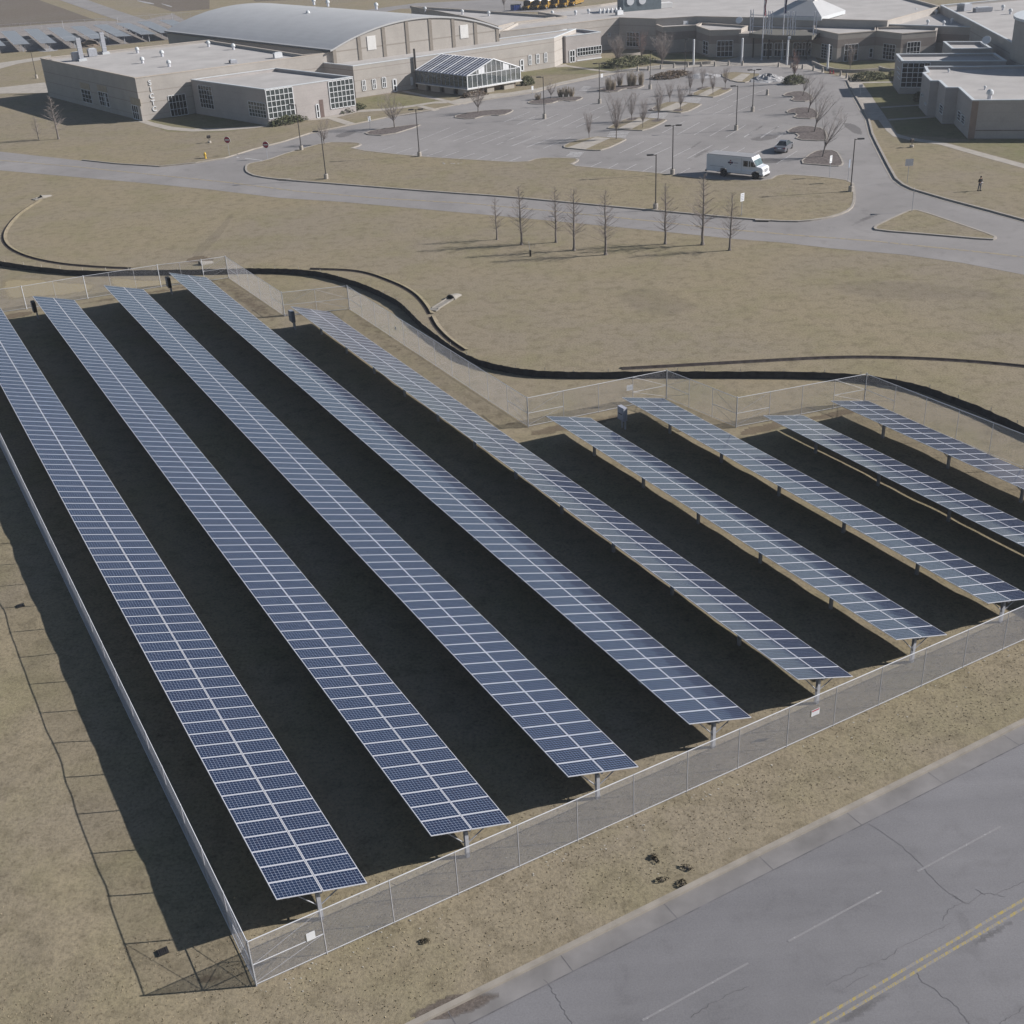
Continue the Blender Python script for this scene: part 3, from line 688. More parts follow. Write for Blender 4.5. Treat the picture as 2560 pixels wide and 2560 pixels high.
def solar_row(A, n, label, ZL, TILT):
    HAX = ZL - HALF*sin(TILT); BRM = [brace_mesh(-1, HAX, TILT), brace_mesh(1, HAX, TILT)]
    root = thing('solar_panel_row', label, 'solar panels', (A.x, A.y, 0), RZ, 'long tilted rows of solar panels inside the chain link fence')
    mods = [(j, s) for j in range(n) for s in (-1, 1)]
    for j, s in mods[:100]:
        o = bpy.data.objects.new('solar_panel', MODME); COL.objects.link(o); place_mod(o, root, s, j, HAX, TILT)
    if len(mods) > 100:
        mb = MB(); R = Matrix.Rotation(TILT, 3, 'Y')
        for j, s in mods[100:]:
            d = .999*s; off = Vector((d*cos(TILT), (j+.5)*PITCHM, HAX-d*sin(TILT)))
            for f, mi in zip(_mm.f, _mm.mi): mb.face([off + R @ Vector(_mm.v[k]) for k in f], _mm.ms[mi])
        me = mb.mesh('solar_panel_bank'); set_uv(me, 1)
        o = bpy.data.objects.new('solar_panel_bank', me); COL.objects.link(o); o.parent = root; o['kind'] = 'stuff'
    Ln = n*PITCHM
    mb = MB(); mb.tube((-.05, .1, HAX-.14), (-.05, Ln-.1, HAX-.14), .065, None, GALV, 6); mb.build('torque_tube', root)
    for x in (-1.45, -.55, .55, 1.45):
        mb = MB(); mb.box((x*cos(TILT), Ln/2, HAX-.075-x*sin(TILT)), (.05, Ln-.1, .06), GALV); mb.build('purlin', root)
    y = .35
    while y < Ln:
        p = bpy.data.objects.new('post', POSTME); COL.objects.link(p); p.parent = root; p.location = (0, y, 0)
        for k in (0, 1):
            b_ = bpy.data.objects.new('brace', BRM[k]); COL.objects.link(b_); b_.parent = p
        y += PITCHM*6
    return root
BLp = {1:(690,2249), 2:(1077,2090), 3:(1420,1942), 4:(1723,1810), 5:(1995,1698), 6:(2241,1599), 7:(2470,1508)}
TLp = {2:(85,740), 3:(258,711), 4:(421,685), 5:(728,766), 6:(1358,1040), 7:(1546,993), 8:(1900,1041), 9:(2069,1004)}
ST = {}
RP = {1:(2.4,17.4), 2:(2.4,17.4), 3:(2.4,17.4), 4:(2.4,18.2), 5:(2.4,19.8), 6:(2.3,16.6), 7:(2.1,15.0), 8:(2.1,14.5), 9:(2.1,14.5)}
RP = {k: (a, radians(b)) for k, (a, b) in RP.items()}
for r in range(1, 8):
    a = G(*BLp[r], RP[r][0]); ST[r] = Vector((a.x, a.y)) + ac*HALF*cos(RP[r][1])
for r in (8, 9):
    a = G(*TLp[r], RP[r][0]); t_ = Vector((a.x, a.y)) + ac*(HALF*cos(RP[r][1])+.3)
    n_ = 34
    ST[r] = t_ - al*n_*PITCHM
ROWN = {}
LBL = {1: 'long solar row next to the left-hand fence, its far end out of the frame', 2: 'second long solar row from the left, with a grey cabinet at its far end', 3: 'middle one of the five long solar rows, no cabinet at its far end',
  4: 'fourth long solar row from the left, reaching farthest up the enclosure', 5: 'last of the long solar rows, its far end beside the stepped fence corner', 6: 'first short solar row right of the long ones, ending by the near fence',
  7: 'short solar row with a pale cabinet at its top, its corner touching the right edge', 8: 'short solar row second from the right, cut by the right edge of the frame', 9: 'rightmost short solar row, running along the far right fence'}
for r in range(1, 10):
    if r == 1: n_ = 90
    elif r in (8, 9): n_ = 34
    else:
        a = G(*TLp[r], RP[r][0]); t_ = Vector((a.x, a.y)) + ac*HALF*cos(RP[r][1]); n_ = round((t_-ST[r]).dot(al)/PITCHM)
    ROWN[r] = n_; solar_row(ST[r], n_, LBL[r], *RP[r])
print('ROWS', ROWN)
def cabinet(u, v, ub, vb, label, col):
    b_ = G(ub, vb); rz = RZ
    t = thing('electrical_cabinet', label, 'cabinet', (b_.x, b_.y, 0), rz, 'grey electrical cabinets on posts at the far ends of solar rows')
    mb = MB(); mb.box((-.12, .5, 1.3), (.34, .8, 1.05), col); mb.build('cabinet_body', t)
    mb = MB(); mb.box((-.305, .5, 1.3), (.03, .72, .95), col if col != BLACKP else GREYB); mb.build('cabinet_door', t)
    for y in (.3, .7):
        mb = MB(); mb.box((.0, y, .9), (.1, .1, 1.8), GALV); mb.build('post', t)
    mb = MB(); mb.box((-.33, .5, 1.3), (.02, .5, .05), BLACKP); mb.build('latch', t)
cabinet(0, 0, 98, 800, 'dark cabinet hung under the top corner of the second solar row', BLACKP)
cabinet(0, 0, 433, 738, 'dark cabinet hung under the top corner of the fourth solar row', BLACKP)
cabinet(0, 0, 742, 826, 'grey cabinet on a post under the fifth solar row beside the fence step', GREYB)
cabinet(0, 0, 1569, 1077, 'pale grey cabinet on a post under the top of a short solar row', plain('pale_cabinet_paint', (.34, .35, .40), .5))

# ================================================================ CHAIN LINK FENCES
FH = 2.45
def fence(px, label, rail=True, z0=True, pitch=.085, wr=.0032, brace=(1, 1), step=3.0, world=False, H=FH, mid=True, pr=.019):
    p = px if world else [Vector(G2(*q)) for q in px]
    t = thing('chain_link_fence', label, 'fence', (p[0].x, p[0].y, 0), 0, 'galvanised chain link fences round the solar rows')
    o = p[0]; mw = MB(); posts = []; R = MB(); Bt = MB()
    for a, b_ in zip(p, p[1:]):
        d = b_-a; L = d.length; d.normalize(); n = max(1, round(L/step))
        A3 = Vector((a.x-o.x, a.y-o.y, 0)); D3 = Vector((d.x, d.y, 0))
        for k in range(n+1): posts.append((A3+D3*(L*k/n), k in (0, n)))
        R.tube(A3+Vector((0,0,H-.03)), A3+D3*L+Vector((0,0,H-.03)), .022, None, RAIL, 5)
        Bt.tube(A3+Vector((0,0,.1)), A3+D3*L+Vector((0,0,.1)), .016, None, RAIL, 5)
        h0, h1 = .04, H-.02; hh = h1-h0
        s = -hh
        while s < L:
            for sg in (1, -1):
                x0, x1 = (s, s+hh) if sg == 1 else (s+hh, s); zz0, zz1 = h0, h1
                if x0 == x1: continue
                # clip to the run
                def at(x): return zz0 + (zz1-zz0)*(x-x0)/(x1-x0)
                lo, hi = max(0, min(x0, x1)), min(L, max(x0, x1))
                if hi-lo < .02: continue
                mw.tube(A3+D3*lo+Vector((0,0,at(lo))), A3+D3*hi+Vector((0,0,at(hi))), wr, None, WIRE, 3, False)
            s += pitch
        if mid:
            for fl, q0, q1 in ((brace[0] and a == p[0], 0, 1), (brace[1] and b_ == p[-1], n-1, n)):
                if fl:
                    R.tube(A3+D3*(L*q0/n)+Vector((0,0,1.15)), A3+D3*(L*q1/n)+Vector((0,0,1.15)), .02, None, RAIL, 5)
                    R.tube(A3+D3*(L*q0/n)+Vector((0,0,.2 if q0 == 0 else 1.15)), A3+D3*(L*q1/n)+Vector((0,0,1.15 if q0 == 0 else .2)), .011, None, WIRE, 4)
                    R.tube(A3+D3*(L*q0/n)+Vector((0,0,1.15 if q0 == 0 else 2.4)), A3+D3*(L*q1/n)+Vector((0,0,2.4 if q0 == 0 else 1.15)), .011, None, WIRE, 4)
    pm = {}
    for e in (False, True):
        m2 = MB(); r = .04 if e else pr
        m2.tube((0,0,0), (0,0,H+(.06 if e else 0)), r, None, RAIL if e else WIRE, 7); pm[e] = m2.mesh('post')
    seen = set()
    for q, e in posts:
        k = (round(q.x, 2), round(q.y, 2))
        if k in seen: continue
        seen.add(k); po = bpy.data.objects.new('post', pm[e]); COL.objects.link(po); po.parent = t; po.location = q
    R.build('top_rail', t); Bt.build('bottom_rail', t); mw.build('wire_mesh', t)
    return t
C0 = Vector(G2(641, 2465)); Cr = Vector(G2(2559, 1602)); dS = (Cr-C0).normalized()
CE = C0 + dS*62
fence([C0, CE], 'near chain link fence beside the road verge, from the front corner to the right edge', world=True, pitch=.07, wr=.0043)
dW = Vector((sin(ROWAZ), cos(ROWAZ))); NWc = C0 + dW*96
fence([C0, NWc], 'left-hand chain link fence seen almost edge on beside the first solar row', world=True, pitch=.09, wr=.0026, pr=.032)
fence([NWc, Vector(G2(67,773)), Vector(G2(220,747)), Vector(G2(403,718)), Vector(G2(512,705)), Vector(G2(572,696))], 'far left chain link fence across the tops of the first solar rows', world=True, pitch=.12, wr=.0036)
fence([(572,696),(712,791)], 'short slanting chain link fence between the far left corner and the step', pitch=.12, wr=.0036)
fence([(712,791),(874,774)], 'short chain link fence behind the top of the fifth solar row', pitch=.12, wr=.0036)
fence([(874,774),(1321,1068)], 'long slanting chain link fence beside the fifth solar row and the silt fence', pitch=.11, wr=.0034)
fence([(1321,1068),(1666,997)], 'chain link fence with pale rails and a white notice behind the two middle short rows', pitch=.11, wr=.0034)
fence([(1666,997),(1840,1069)], 'short chain link fence step between the two pale-railed fences', pitch=.11, wr=.0034)
fence([(1840,1069),(2160,1008)], 'chain link fence with pale rails behind the two rightmost solar rows', pitch=.11, wr=.0034)
fence([Vector(G2(2160,1008)), Vector(G2(2560,1172)), Vector(G2(2560,1172))+(Vector(G2(2560,1172))-Vector(G2(2160,1008))).normalized()*22], 'far right chain link fence alongside the rightmost solar row', world=True, pitch=.11, wr=.0034)
# notices hung on the fences
def notice(u, v, z, w, h, d, label, top=None, lines=4):
    c = G(u, v, z); rz = atan2(d.y, d.x)
    t = thing('fence_notice', label, 'sign', (c.x, c.y, c.z), rz)
    mb = MB(); mb.box((0, -.05, 0), (w, .008, h), WHITEM); mb.build('sign_plate', t)
    if top is not None:
        mb = MB(); mb.box((0, -.057, h*.34), (w*.9, .004, h*.2), top); mb.build('sign_band', t)
    if lines:
        mb = MB()
        for k in range(lines): mb.box((random.uniform(-.02, .02), -.057, h*(.12-.17*k)), (w*random.uniform(.55, .78), .004, h*.05), GREYT)
        mb.build('sign_text', t)
notice(776, 2338, 1.35, .36, .42, dS, 'plain white notice hung on the near fence by its left corner', None, 0)
notice(2037, 1779, 1.45, .5, .36, dS, 'white notice with a red top band on the near fence right of the middle', RED)
d7 = (Vector(G2(1666,997))-Vector(G2(1321,1068))).normalized()
notice(1574, 968.5, 1.5, .55, .45, d7, 'small white notice on the pale-railed fence behind the short solar rows', None, 3)
d5 = (Vector(G2(1321,1068))-Vector(G2(874,774))).normalized()
notice(990, 820, 1.4, .25, .3, d5, 'small grey tag on the long slanting fence beside the fifth solar row', GREYT, 0)
# ================================================================ SILT FENCE
SF = [(-260,600),(-120,632),(0,653),(72,664),(145,672),(217,677),(326,675),(453,674),(565,672),(634,670),(700,671),(749,673),(803,679),(865,695),(912,711),(955,730),(1002,755),(1024,779),(1057,811),(1096,840),(1140,873),(1172,889),(1216,905),(1261,914),(1310,923),(1372,928),(1483,930),(1666,927),(1700,928),(1967,928),(2087,931),(2167,938),(2234,947),(2314,965),(2368,985),(2457,1018),(2560,1067),(2700,1130),(2860,1210)]
SFH = .62
p = smooth_pts([G2(u, v, SFH) for u, v in SF], False, 3); p = [(x+random.uniform(-.03,.03), y+random.uniform(-.03,.03)) for x, y in p]
t = thing('silt_fence', 'low black fabric silt fence winding between the chain link fence and the field', 'silt fence', (p[0][0], p[0][1], 0)); o = Vector((p[0][0], p[0][1], 0))
mb = MB(); A = offset(p, .008, False); B = offset(p, -.008, False); n = len(p); hz = [SFH*random.uniform(.93, 1.03) for _ in p]
for i in range(n-1):
    j = i+1
    for P in (A, B): mb.face([(P[i][0]-o.x, P[i][1]-o.y, 0), (P[j][0]-o.x, P[j][1]-o.y, 0), (P[j][0]-o.x, P[j][1]-o.y, hz[j]), (P[i][0]-o.x, P[i][1]-o.y, hz[i])], FABRIC)
    mb.face([(A[i][0]-o.x, A[i][1]-o.y, hz[i]), (A[j][0]-o.x, A[j][1]-o.y, hz[j]), (B[j][0]-o.x, B[j][1]-o.y, hz[j]), (B[i][0]-o.x, B[i][1]-o.y, hz[i])], FABRIC)
mb.build('fabric', t)
ms = MB(); ms.box((0, 0, .45), (.045, .045, .95), WOODS); sm_ = ms.mesh('stake')
acc = 0; cnt = 0
for i in range(n-1):
    d = (Vector(p[i+1])-Vector(p[i])).length; acc += d
    if acc > 2.6 and cnt < 98 and p[i][0] > -60:
        acc = 0; cnt += 1
        s_ = bpy.data.objects.new('stake', sm_); COL.objects.link(s_); s_.parent = t
        q = offset(p, .04, False)[i] if offset(p, .04, False)[i][1] > p[i][1] else offset(p, -.04, False)[i]
        s_.location = (q[0]-o.x, q[1]-o.y, random.uniform(-.15, .02))

# dry tufts on the near verge and the left strip: texture the turf really has
random.seed(9)
TUFT = [plain('dry_tuft_pale', (.30, .25, .17), .95), plain('dry_tuft_brown', (.17, .135, .09), .95), plain('dry_tuft_tan', (.235, .195, .13), .95)]
mb = MB(); cnt = 0
while cnt < 15000:
    a = random.uniform(-13, 52); l = _yk + (random.uniform(0, 9.2) if random.random() < .72 else random.uniform(9, 60))
    if l > _yk+9.2: a = random.uniform(-13, -2)
    q = ACL(a, l); h = max(0, hfun(*q)); s = random.uniform(.014, .034); t_ = random.uniform(0, 3.14); m_ = random.choice(TUFT)
    for k in (0, 1.57):
        c_, s_ = cos(t_+k)*s, sin(t_+k)*s; lx, ly = random.uniform(-.04, .04), random.uniform(-.04, .04)
        mb.face([(q[0]-c_, q[1]-s_, h), (q[0]+c_, q[1]+s_, h), (q[0]+c_*.7+lx, q[1]+s_*.7+ly, h+s*.8), (q[0]-c_*.7+lx, q[1]-s_*.7+ly, h+s*.8)], m_)
    cnt += 1
o = mb.build('dry_grass_tufts'); o['kind'] = 'stuff'; o['label'] = 'short dry grass tufts on the verge outside the near and left fences'; o['category'] = 'grass'

# ================================================================ BUILDINGS
def onplane(A, B, u, v):
    """photo pixel -> (distance along wall A->B, height)"""
    A = Vector((A[0], A[1], 0)); B = Vector((B[0], B[1], 0)); d = (B-A).normalized(); nrm = Vector((d.y, -d.x, 0)); r = ray(u, v)
    t = (A-CAMPOS).dot(nrm)/r.dot(nrm); p = CAMPOS + r*t
    return (p-A).dot(d), p.z
def wallframe(A, B):
    d = Vector((B[0]-A[0], B[1]-A[1], 0)).normalized(); n = Vector((d.y, -d.x, 0))
    if n.dot(Vector((A[0], A[1], 0))) > 0: n = -n
    return d, n
def panel_on(mb, A, d, n, s0, s1, z0, z1, off, th, mat):
    """slab lying on a wall, from off to off+th in front of it"""
    a = Vector((A[0], A[1], 0)); M = Matrix((d, n, Vector((0,0,1)))).transposed()
    mb.box(a + d*(s0+s1)/2 + n*(off+th/2) + Vector((0, 0, (z0+z1)/2)), (abs(s1-s0), th, abs(z1-z0)), mat, M=M)
def window(parent, A, B, tl, br, cols, rows, frame=WHITEM, glass=GLASS, name='window', bar=.09, solid=None, zr=None):
    s0, z1 = onplane(A, B, *tl); s1, z0 = onplane(A, B, *br)
    if zr: z0, z1 = zr
    z0 = max(.06, z0)
    d, n = wallframe(A, B)
    if s0 > s1: s0, s1 = s1, s0
    mb = MB(); o = parent.location
    A_ = (A[0]-o.x, A[1]-o.y)
    w = s1-s0; h = z1-z0
    for k in range(cols+1):
        s = s0+w*k/cols; b_ = bar if k in (0, cols) else bar*.75
        panel_on(mb, A_, d, n, s-b_/2, s+b_/2, z0, z1, .004, .10, frame)
    for k in range(rows+1):
        z = z0+h*k/rows; b_ = bar if k in (0, rows) else bar*.75
        for c in range(cols):
            panel_on(mb, A_, d, n, s0+w*c/cols+bar/2, s0+w*(c+1)/cols-bar/2, z-b_/2, z+b_/2, .004, .09, frame)
    f = mb.build(name, parent)
    g_ = MB(); panel_on(g_, A_, d, n, s0, s1, z0, z1, .002, .03, glass); g_.build('pane', f)
    return f
def block(name, label, px, H, wall, roof=ROOFM, cope=COPE, par=.45, tk=.35, cat='building', group=None, world=None, z0=0):
    poly = [G2(u, v, H) for u, v in px] if world is None else world
    if area(poly) < 0: poly = poly[::-1]
    ox, oy = poly[0]
    t = thing(name, label, cat, (ox, oy, 0), 0, group)
    L = [(x-ox, y-oy) for x, y in poly]; I = offset(L, tk); n = len(L)
    mb = MB()
    for i in range(n):
        j = (i+1) % n
        mb.face([(*L[i], z0), (*L[j], z0), (*L[j], H), (*L[i], H)], wall)
        mb.face([(*I[j], H-par), (*I[i], H-par), (*I[i], H), (*I[j], H)], wall)
    mb.build('wall', t)
    mb = MB(); mb.face([(x, y, H-par) for x, y in I], roof); mb.build('roof', t)
    mb = MB(); O = offset(L, -.05); I2 = offset(L, tk+.04)
    for i in range(n):
        j = (i+1) % n
        mb.face([(*O[i], H+.07), (*O[j], H+.07), (*I2[j], H+.07), (*I2[i], H+.07)], cope)
        mb.face([(*O[i], H-.09), (*O[j], H-.09), (*O[j], H+.07), (*O[i], H+.07)], cope)
        mb.face([(*I2[j], H-.05), (*I2[i], H-.05), (*I2[i], H+.07), (*I2[j], H+.07)], cope)
    mb.build('coping', t)
    return t
ZL = lambda p: zc(90, 60, 5.367, p)
ZX = lambda p: zc(440, 120, 4.025, p)
ZG = lambda p: zc(880, 0, 3.715, p)
ZE = lambda p: zc(1340, 0, 5.367, p)
ZM = lambda p: zc(1640, 0, 4.6, p)
ZP = lambda p: zc(2000, 0, 3.45, p)
ZR = lambda p: zc(2220, 120, 5.682, p)

# --- trade block with the wall letters
H1 = hgt((337, 195), (355, 303))
b1 = block('school_block', 'tan flat roofed school block with SICTC letters on its corner wall', [(101,146),(337,195),(832,131),(757,137),(540,104),(522,100)], H1, WALLT, cope=COPED)
W_, S_w, E_ = G2(101,146,H1), G2(337,195,H1), G2(832,131,H1)
for tl, br, c, r in ((ZL([(605,868)])[0], ZL([(765,1072)])[0], 3, 3), (ZL([(832,900)])[0], ZL([(998,1118)])[0], 4, 3)):
    window(b1, W_, S_w, tl, br, c, r)
    s0, z0 = onplane(W_, S_w, *tl); s1, z1 = onplane(W_, S_w, *br); d, n = wallframe(W_, S_w)
    mb = MB(); panel_on(mb, (W_[0]-b1.location.x, W_[1]-b1.location.y), d, n, s0, s1, z0+.08, z0+1.25, .004, .05, plain('lintel_panel_%d' % c, (.36, .30, .23), .9)); mb.build('lintel_panel', b1)
window(b1, W_, S_w, ZL([(905+12,945)])[0], ZL([(958,1095)])[0], 1, 2, name='door', bar=.16)
s0, z0 = onplane(W_, S_w, *ZL([(1258,975)])[0]); s1, _z = onplane(W_, S_w, *ZL([(1395,1000)])[0]); d, n = wallframe(W_, S_w)
mb = MB(); panel_on(mb, (W_[0]-b1.location.x, W_[1]-b1.location.y), d, n, s0, s1, 2.6, z0, .004, .04, plain('entrance_panel', (.36, .31, .24), .9)); mb.build('lintel_panel', b1)
window(b1, W_, S_w, ZL([(1285,1100)])[0], ZL([(1400,1290)])[0], 3, 2, name='door', bar=.14, zr=(.06, 2.5))
window(b1, S_w, E_, (419.6,240), (471,288), 5, 3)
for ch, (x, y) in zip('SICTC', ((1525,790),(1540,880),(1555,968),(1572,1055),(1590,1140))):
    s, z = onplane(S_w, E_, *ZL([(x, y)])[0]); d, n = wallframe(S_w, E_)
    cu = bpy.data.curves.new('letter', 'FONT'); cu.body = ch; cu.size = 1.15; cu.extrude = .05; cu.align_x = 'CENTER'; cu.align_y = 'CENTER'; cu.offset = .025
    to = bpy.data.objects.new('tmp', cu); COL.objects.link(to); bpy.context.view_layer.update()
    me = bpy.data.meshes.new_from_object(to.evaluated_get(bpy.context.evaluated_depsgraph_get())); bpy.data.objects.remove(to)
    me.materials.clear(); me.materials.append(WHITEM)
    lo = bpy.data.objects.new('wall_letter', me); COL.objects.link(lo); lo.parent = b1
    q = Vector((S_w[0], S_w[1], 0)) + d*s + n*.06; M = Matrix((d, Vector((0,0,1)), n)).transposed().to_4x4()
    M.translation = Vector((q.x-b1.location.x, q.y-b1.location.y, z)); lo.matrix_local = M

# --- glazed front annexe
H2 = hgt((661, 224), (672, 315))
b2 = block('school_annexe', 'low pale annexe with white gridded corner windows in front of the school block', [(477,199),(661,224),(882,192),(691,170)], H2, WALLP, par=.5)
NWx, SWx, SEx = G2(477,199,H2), G2(661,224,H2), G2(882,192,H2)
window(b2, NWx, SWx, (494.7,212), (537,273), 5, 5, bar=.07); window(b2, NWx, SWx, (620,252), (668,296), 6, 4, glass=TINT)
window(b2, SWx, SEx, (663,226.5), (738.5,287), 6, 5, glass=TINT, bar=.13); window(b2, SWx, SEx, (820,204.5), (888,263), 6, 5, glass=TINT, bar=.13)
window(b2, SWx, SEx, (789,257), (799,289), 1, 2, name='door', bar=.16, zr=(.06, 2.3))
mb = MB(); s0, _z = onplane(SWx, SEx, 799.6, 270); s1, _z = onplane(SWx, SEx, 809, 268); d, n = wallframe(SWx, SEx)
panel_on(mb, (SWx[0]-b2.location.x, SWx[1]-b2.location.y), d, n, s0, s1, .05, 3.0, .004, .03, plain('recess_brick', (.15, .11, .10), .9)); mb.build('door_recess', b2)

# --- arched hall
HE = 8.0
SW, SE, NW = Vector(G2(830,124,HE)), Vector(G2(1247,70,HE)), Vector(G2(417,77,HE)); NE = SE+(NW-SW)
hall = thing('arched_hall', 'large sports hall with a barrel vaulted grey metal roof', 'building', (SW.x, SW.y, 0))
sm = (SW+SE)/2; span = (SE-SW).length; d_ = (SE-SW).normalized()
_, zap = onplane(SW, SE, 1085, 40); rise = zap-HE; Rr = (span**2/4+rise**2)/(2*rise); half = math.asin(span/2/Rr)
def arc(k, n=28):
    a = -half+2*half*k/n; return span/2+Rr*sin(a), HE+rise-Rr+Rr*cos(a)
nA = 28; dep = NW-SW
mb = MB()
for P0 in (Vector((0,0)), dep):
    pts = [(P0.x, P0.y, 0), (P0.x+d_.x*span, P0.y+d_.y*span, 0)] + [(P0.x+d_.x*arc(k)[0], P0.y+d_.y*arc(k)[0], arc(k)[1]) for k in range(nA, -1, -1)]
    mb.face(pts if P0.length == 0 else pts[::-1], WALLH)
for s in (0, span):
    a = d_*s; mb.face([(a.x, a.y, 0), (a.x+dep.x, a.y+dep.y, 0), (a.x+dep.x, a.y+dep.y, HE), (a.x, a.y, HE)], WALLH)
mb.build('wall', hall)
mb = MB(); dn = dep.normalized(); o0 = -dn*.25; o1 = dep+dn*.25
for k in range(-1, nA+1):
    def P(k):
        s, z = arc(min(max(k, 0), nA))
        if k < 0: s -= .5; z -= .12
        if k > nA: s += .5; z -= .12
        return s, z+.12
    (s0, z0), (s1, z1) = P(k), P(k+1)
    q = [(d_*s0+o0, z0), (d_*s1+o0, z1), (d_*s1+o1, z1), (d_*s0+o1, z0)]
    mb.face([(v.x, v.y, z) for v, z in q], METR); mb.face([(v.x, v.y, z-.3) for v, z in q[::-1]], METR)
    for e in ((0, 1), (2, 3)):
        a, b_ = q[e[0]], q[e[1]]; mb.face([(a[0].x, a[0].y, a[1]-.3), (b_[0].x, b_[0].y, b_[1]-.3), (b_[0].x, b_[0].y, b_[1]), (a[0].x, a[0].y, a[1])], METR)
mb.build('barrel_roof', hall)
d3, n3 = wallframe(SW, SE)
for u, v in [(880+x/3.715, y/3.715) for x, y in ((65,400),(290,300),(510,300),(728,300),(938,260),(1145,270),(1350,300))] + [(832,140)]:
    s, _z = onplane(SW, SE, u, v); s = min(max(s, .4), span-.4); a = math.asin((s-span/2)/Rr); zt = HE+rise-Rr+Rr*cos(a)-.25
    mb = MB(); panel_on(mb, (0, 0), d3, n3, s-.35, s+.35, 0, zt, .003, .12, PILAS); mb.build('pilaster', hall)
for tl, br in (((916,91),(941,123)), ((1149,63.5),(1171,94))):
    s0, z1 = onplane(SW, SE, *tl); s1, z0 = onplane(SW, SE, *br)
    mb = MB(); panel_on(mb, (0, 0), d3, n3, s0, s1, z0, z1, .003, .1, OFFW)
    k = z0+.15
    while k < z1-.1: panel_on(mb, (0, 0), d3, n3, s0+.05, s1-.05, k, k+.05, .1, .03, OFFW); k += .22
    mb.build('louvre_panel', hall)

# --- classroom wing behind the greenhouse, and its end pavilion
H3 = hgt((882, 165), (890, 245))
b3 = block('classroom_wing', 'long tan classroom wing running behind the greenhouse', [(882,165),(1385,94),(1440,72),(1400,77),(1145,109),(880,144),(798,156)], H3, WALLT, par=.35)
A3, B3 = G2(882,165,H3), G2(1385,94,H3)
for (x0, y0), (x1, y1) in (((90,745),(132,840)), ((185,735),(227,825)), ((275,718),(320,812)), ((1637,512),(1668,600)), ((1708,503),(1740,588)), ((1783,490),(1812,577)), ((540,715),(565,790))):
    window(b3, A3, B3, *ZG([(x0+2, y0+2), (x1-2, y1-2)]), 2, 2, bar=.15)
for (x0, y0), (x1, y1) in (((378,738),(416,850)), ((1563,557),(1592,655))):
    window(b3, A3, B3, *ZG([(x0, y0), (x1, y1)]), 1, 2, name='door', bar=.24)
s, _z = onplane(A3, B3, 1036, 160); d, n = wallframe(A3, B3); q = d*s+n*.3
q = Vector((A3[0]-b3.location.x, A3[1]-b3.location.y, 0)) + q
mb = MB(); mb.tube(q+Vector((0,0,.3)), q+Vector((0,0,H3+1.6)), .2, None, DARKM, 8); mb.build('flue_pipe', b3)
H4 = hgt((1414, 91), (1416, 158))
b4 = block('school_pavilion', 'small tan pavilion with a white ribbon window at the end of the classroom wing', [(1358,88),(1414,91),(1502,80),(1460,74),(1417,72)], H4, WALLP, par=.5)
A4, B4 = G2(1414,91,H4), G2(1502,80,H4)
window(b4, A4, B4, *ZE([(450,702),(522,845)]), 2, 2, name='door', bar=.2, zr=(.06, 2.4)); window(b4, A4, B4, *ZE([(550,650),(876,712)]), 9, 2, bar=.12)
s0, _z = onplane(A4, B4, *ZE([(550,820)])[0]); s1, _z = onplane(A4, B4, *ZE([(880,770)])[0]); d, n = wallframe(A4, B4)
mb = MB(); panel_on(mb, (A4[0]-b4.location.x, A4[1]-b4.location.y), d, n, s0, s1, .1, .32, .003, .06, WHITEM); mb.build('plinth_trim', b4)

# --- main complex behind
HM = hgt((1510, 47), (1510, 124))
b5 = block('main_school_building', 'sprawling flat roofed main school building behind the car park', [(1250,79),(1548,44),(1640,47),(1742,41),(2033,47),(2219,52),(2351,16),(2240,-14),(1700,-18),(1500,12),(1345,30),(1412,41),(1292,57)], HM, WALLT, cope=COPED)
A5, B5 = G2(1548,44,HM), G2(1640,47,HM)
window(b5, A5, B5, *ZE([(1215,430),(1385,625)]), 4, 3); window(b5, G2(1250,79,HM), A5, *ZE([(965,450),(995,490)]), 2, 2)
b6 = block('rear_school_block', 'flat roof behind the barrel vaulted hall with a long dark parapet', [(1027,15),(1405,40.5),(1285,56),(1246,66),(1185,46)], HM-.3, WALLT, cope=COPED)
b7 = block('library_block', 'lower flat roof with vent pipes right of the entrance', [(2219,61),(2443,68),(2351,22),(2235,30)], HM-.8, WALLD)
b8 = block('gymnasium_wing', 'tall right-hand wing with a long pale parapet slanting out of the frame', [(2351,13),(2420,48),(2536,109),(2700,196),(2960,150),(2600,-10)], HM+.3, WALLT, roof=ROOFM)
HP = hgt((1775, 76), (1775, 143))
pods = []
for L_, C_, R_, lab in (((1631,58),(1657,68),(1741,63),'leftmost angled classroom bay, in the shade beside the courtyard tree'), ((1741,65),(1775,76),(1853,74),'angled classroom bay with a tall window left of the entrance canopy'),
                  ((2033,72),(2096,85),(2191,77),'angled classroom bay right of the entrance with its sunny face behind a bare tree'), ((2191,77),(2255,84),(2342,77),'rightmost angled classroom bay, just behind the gridded tower')):
    a, c, b_ = G2(*L_, HP), G2(*C_, HP), G2(*R_, HP)
    mid = ((a[0]+b_[0])/2, (a[1]+b_[1])/2); bk = Vector((mid[0]-c[0], mid[1]-c[1]))
    back = [(b_[0]+bk.x*.9+.3, b_[1]+max(1.5, bk.y)*1.5), (a[0]+bk.x*.9-.3, a[1]+max(1.5, bk.y)*1.5)]
    t = block('classroom_bay', lab, None, HP, WALLD, world=[a, c, b_]+back, par=.35, cope=COPED); pods.append((t, a, c, b_))
t, a, c, b_ = pods[1]; window(t, c, b_, (1793,102), (1831,141), 4, 3); window(t, a, c, (1758.5,101), (1770,137), 2, 3)
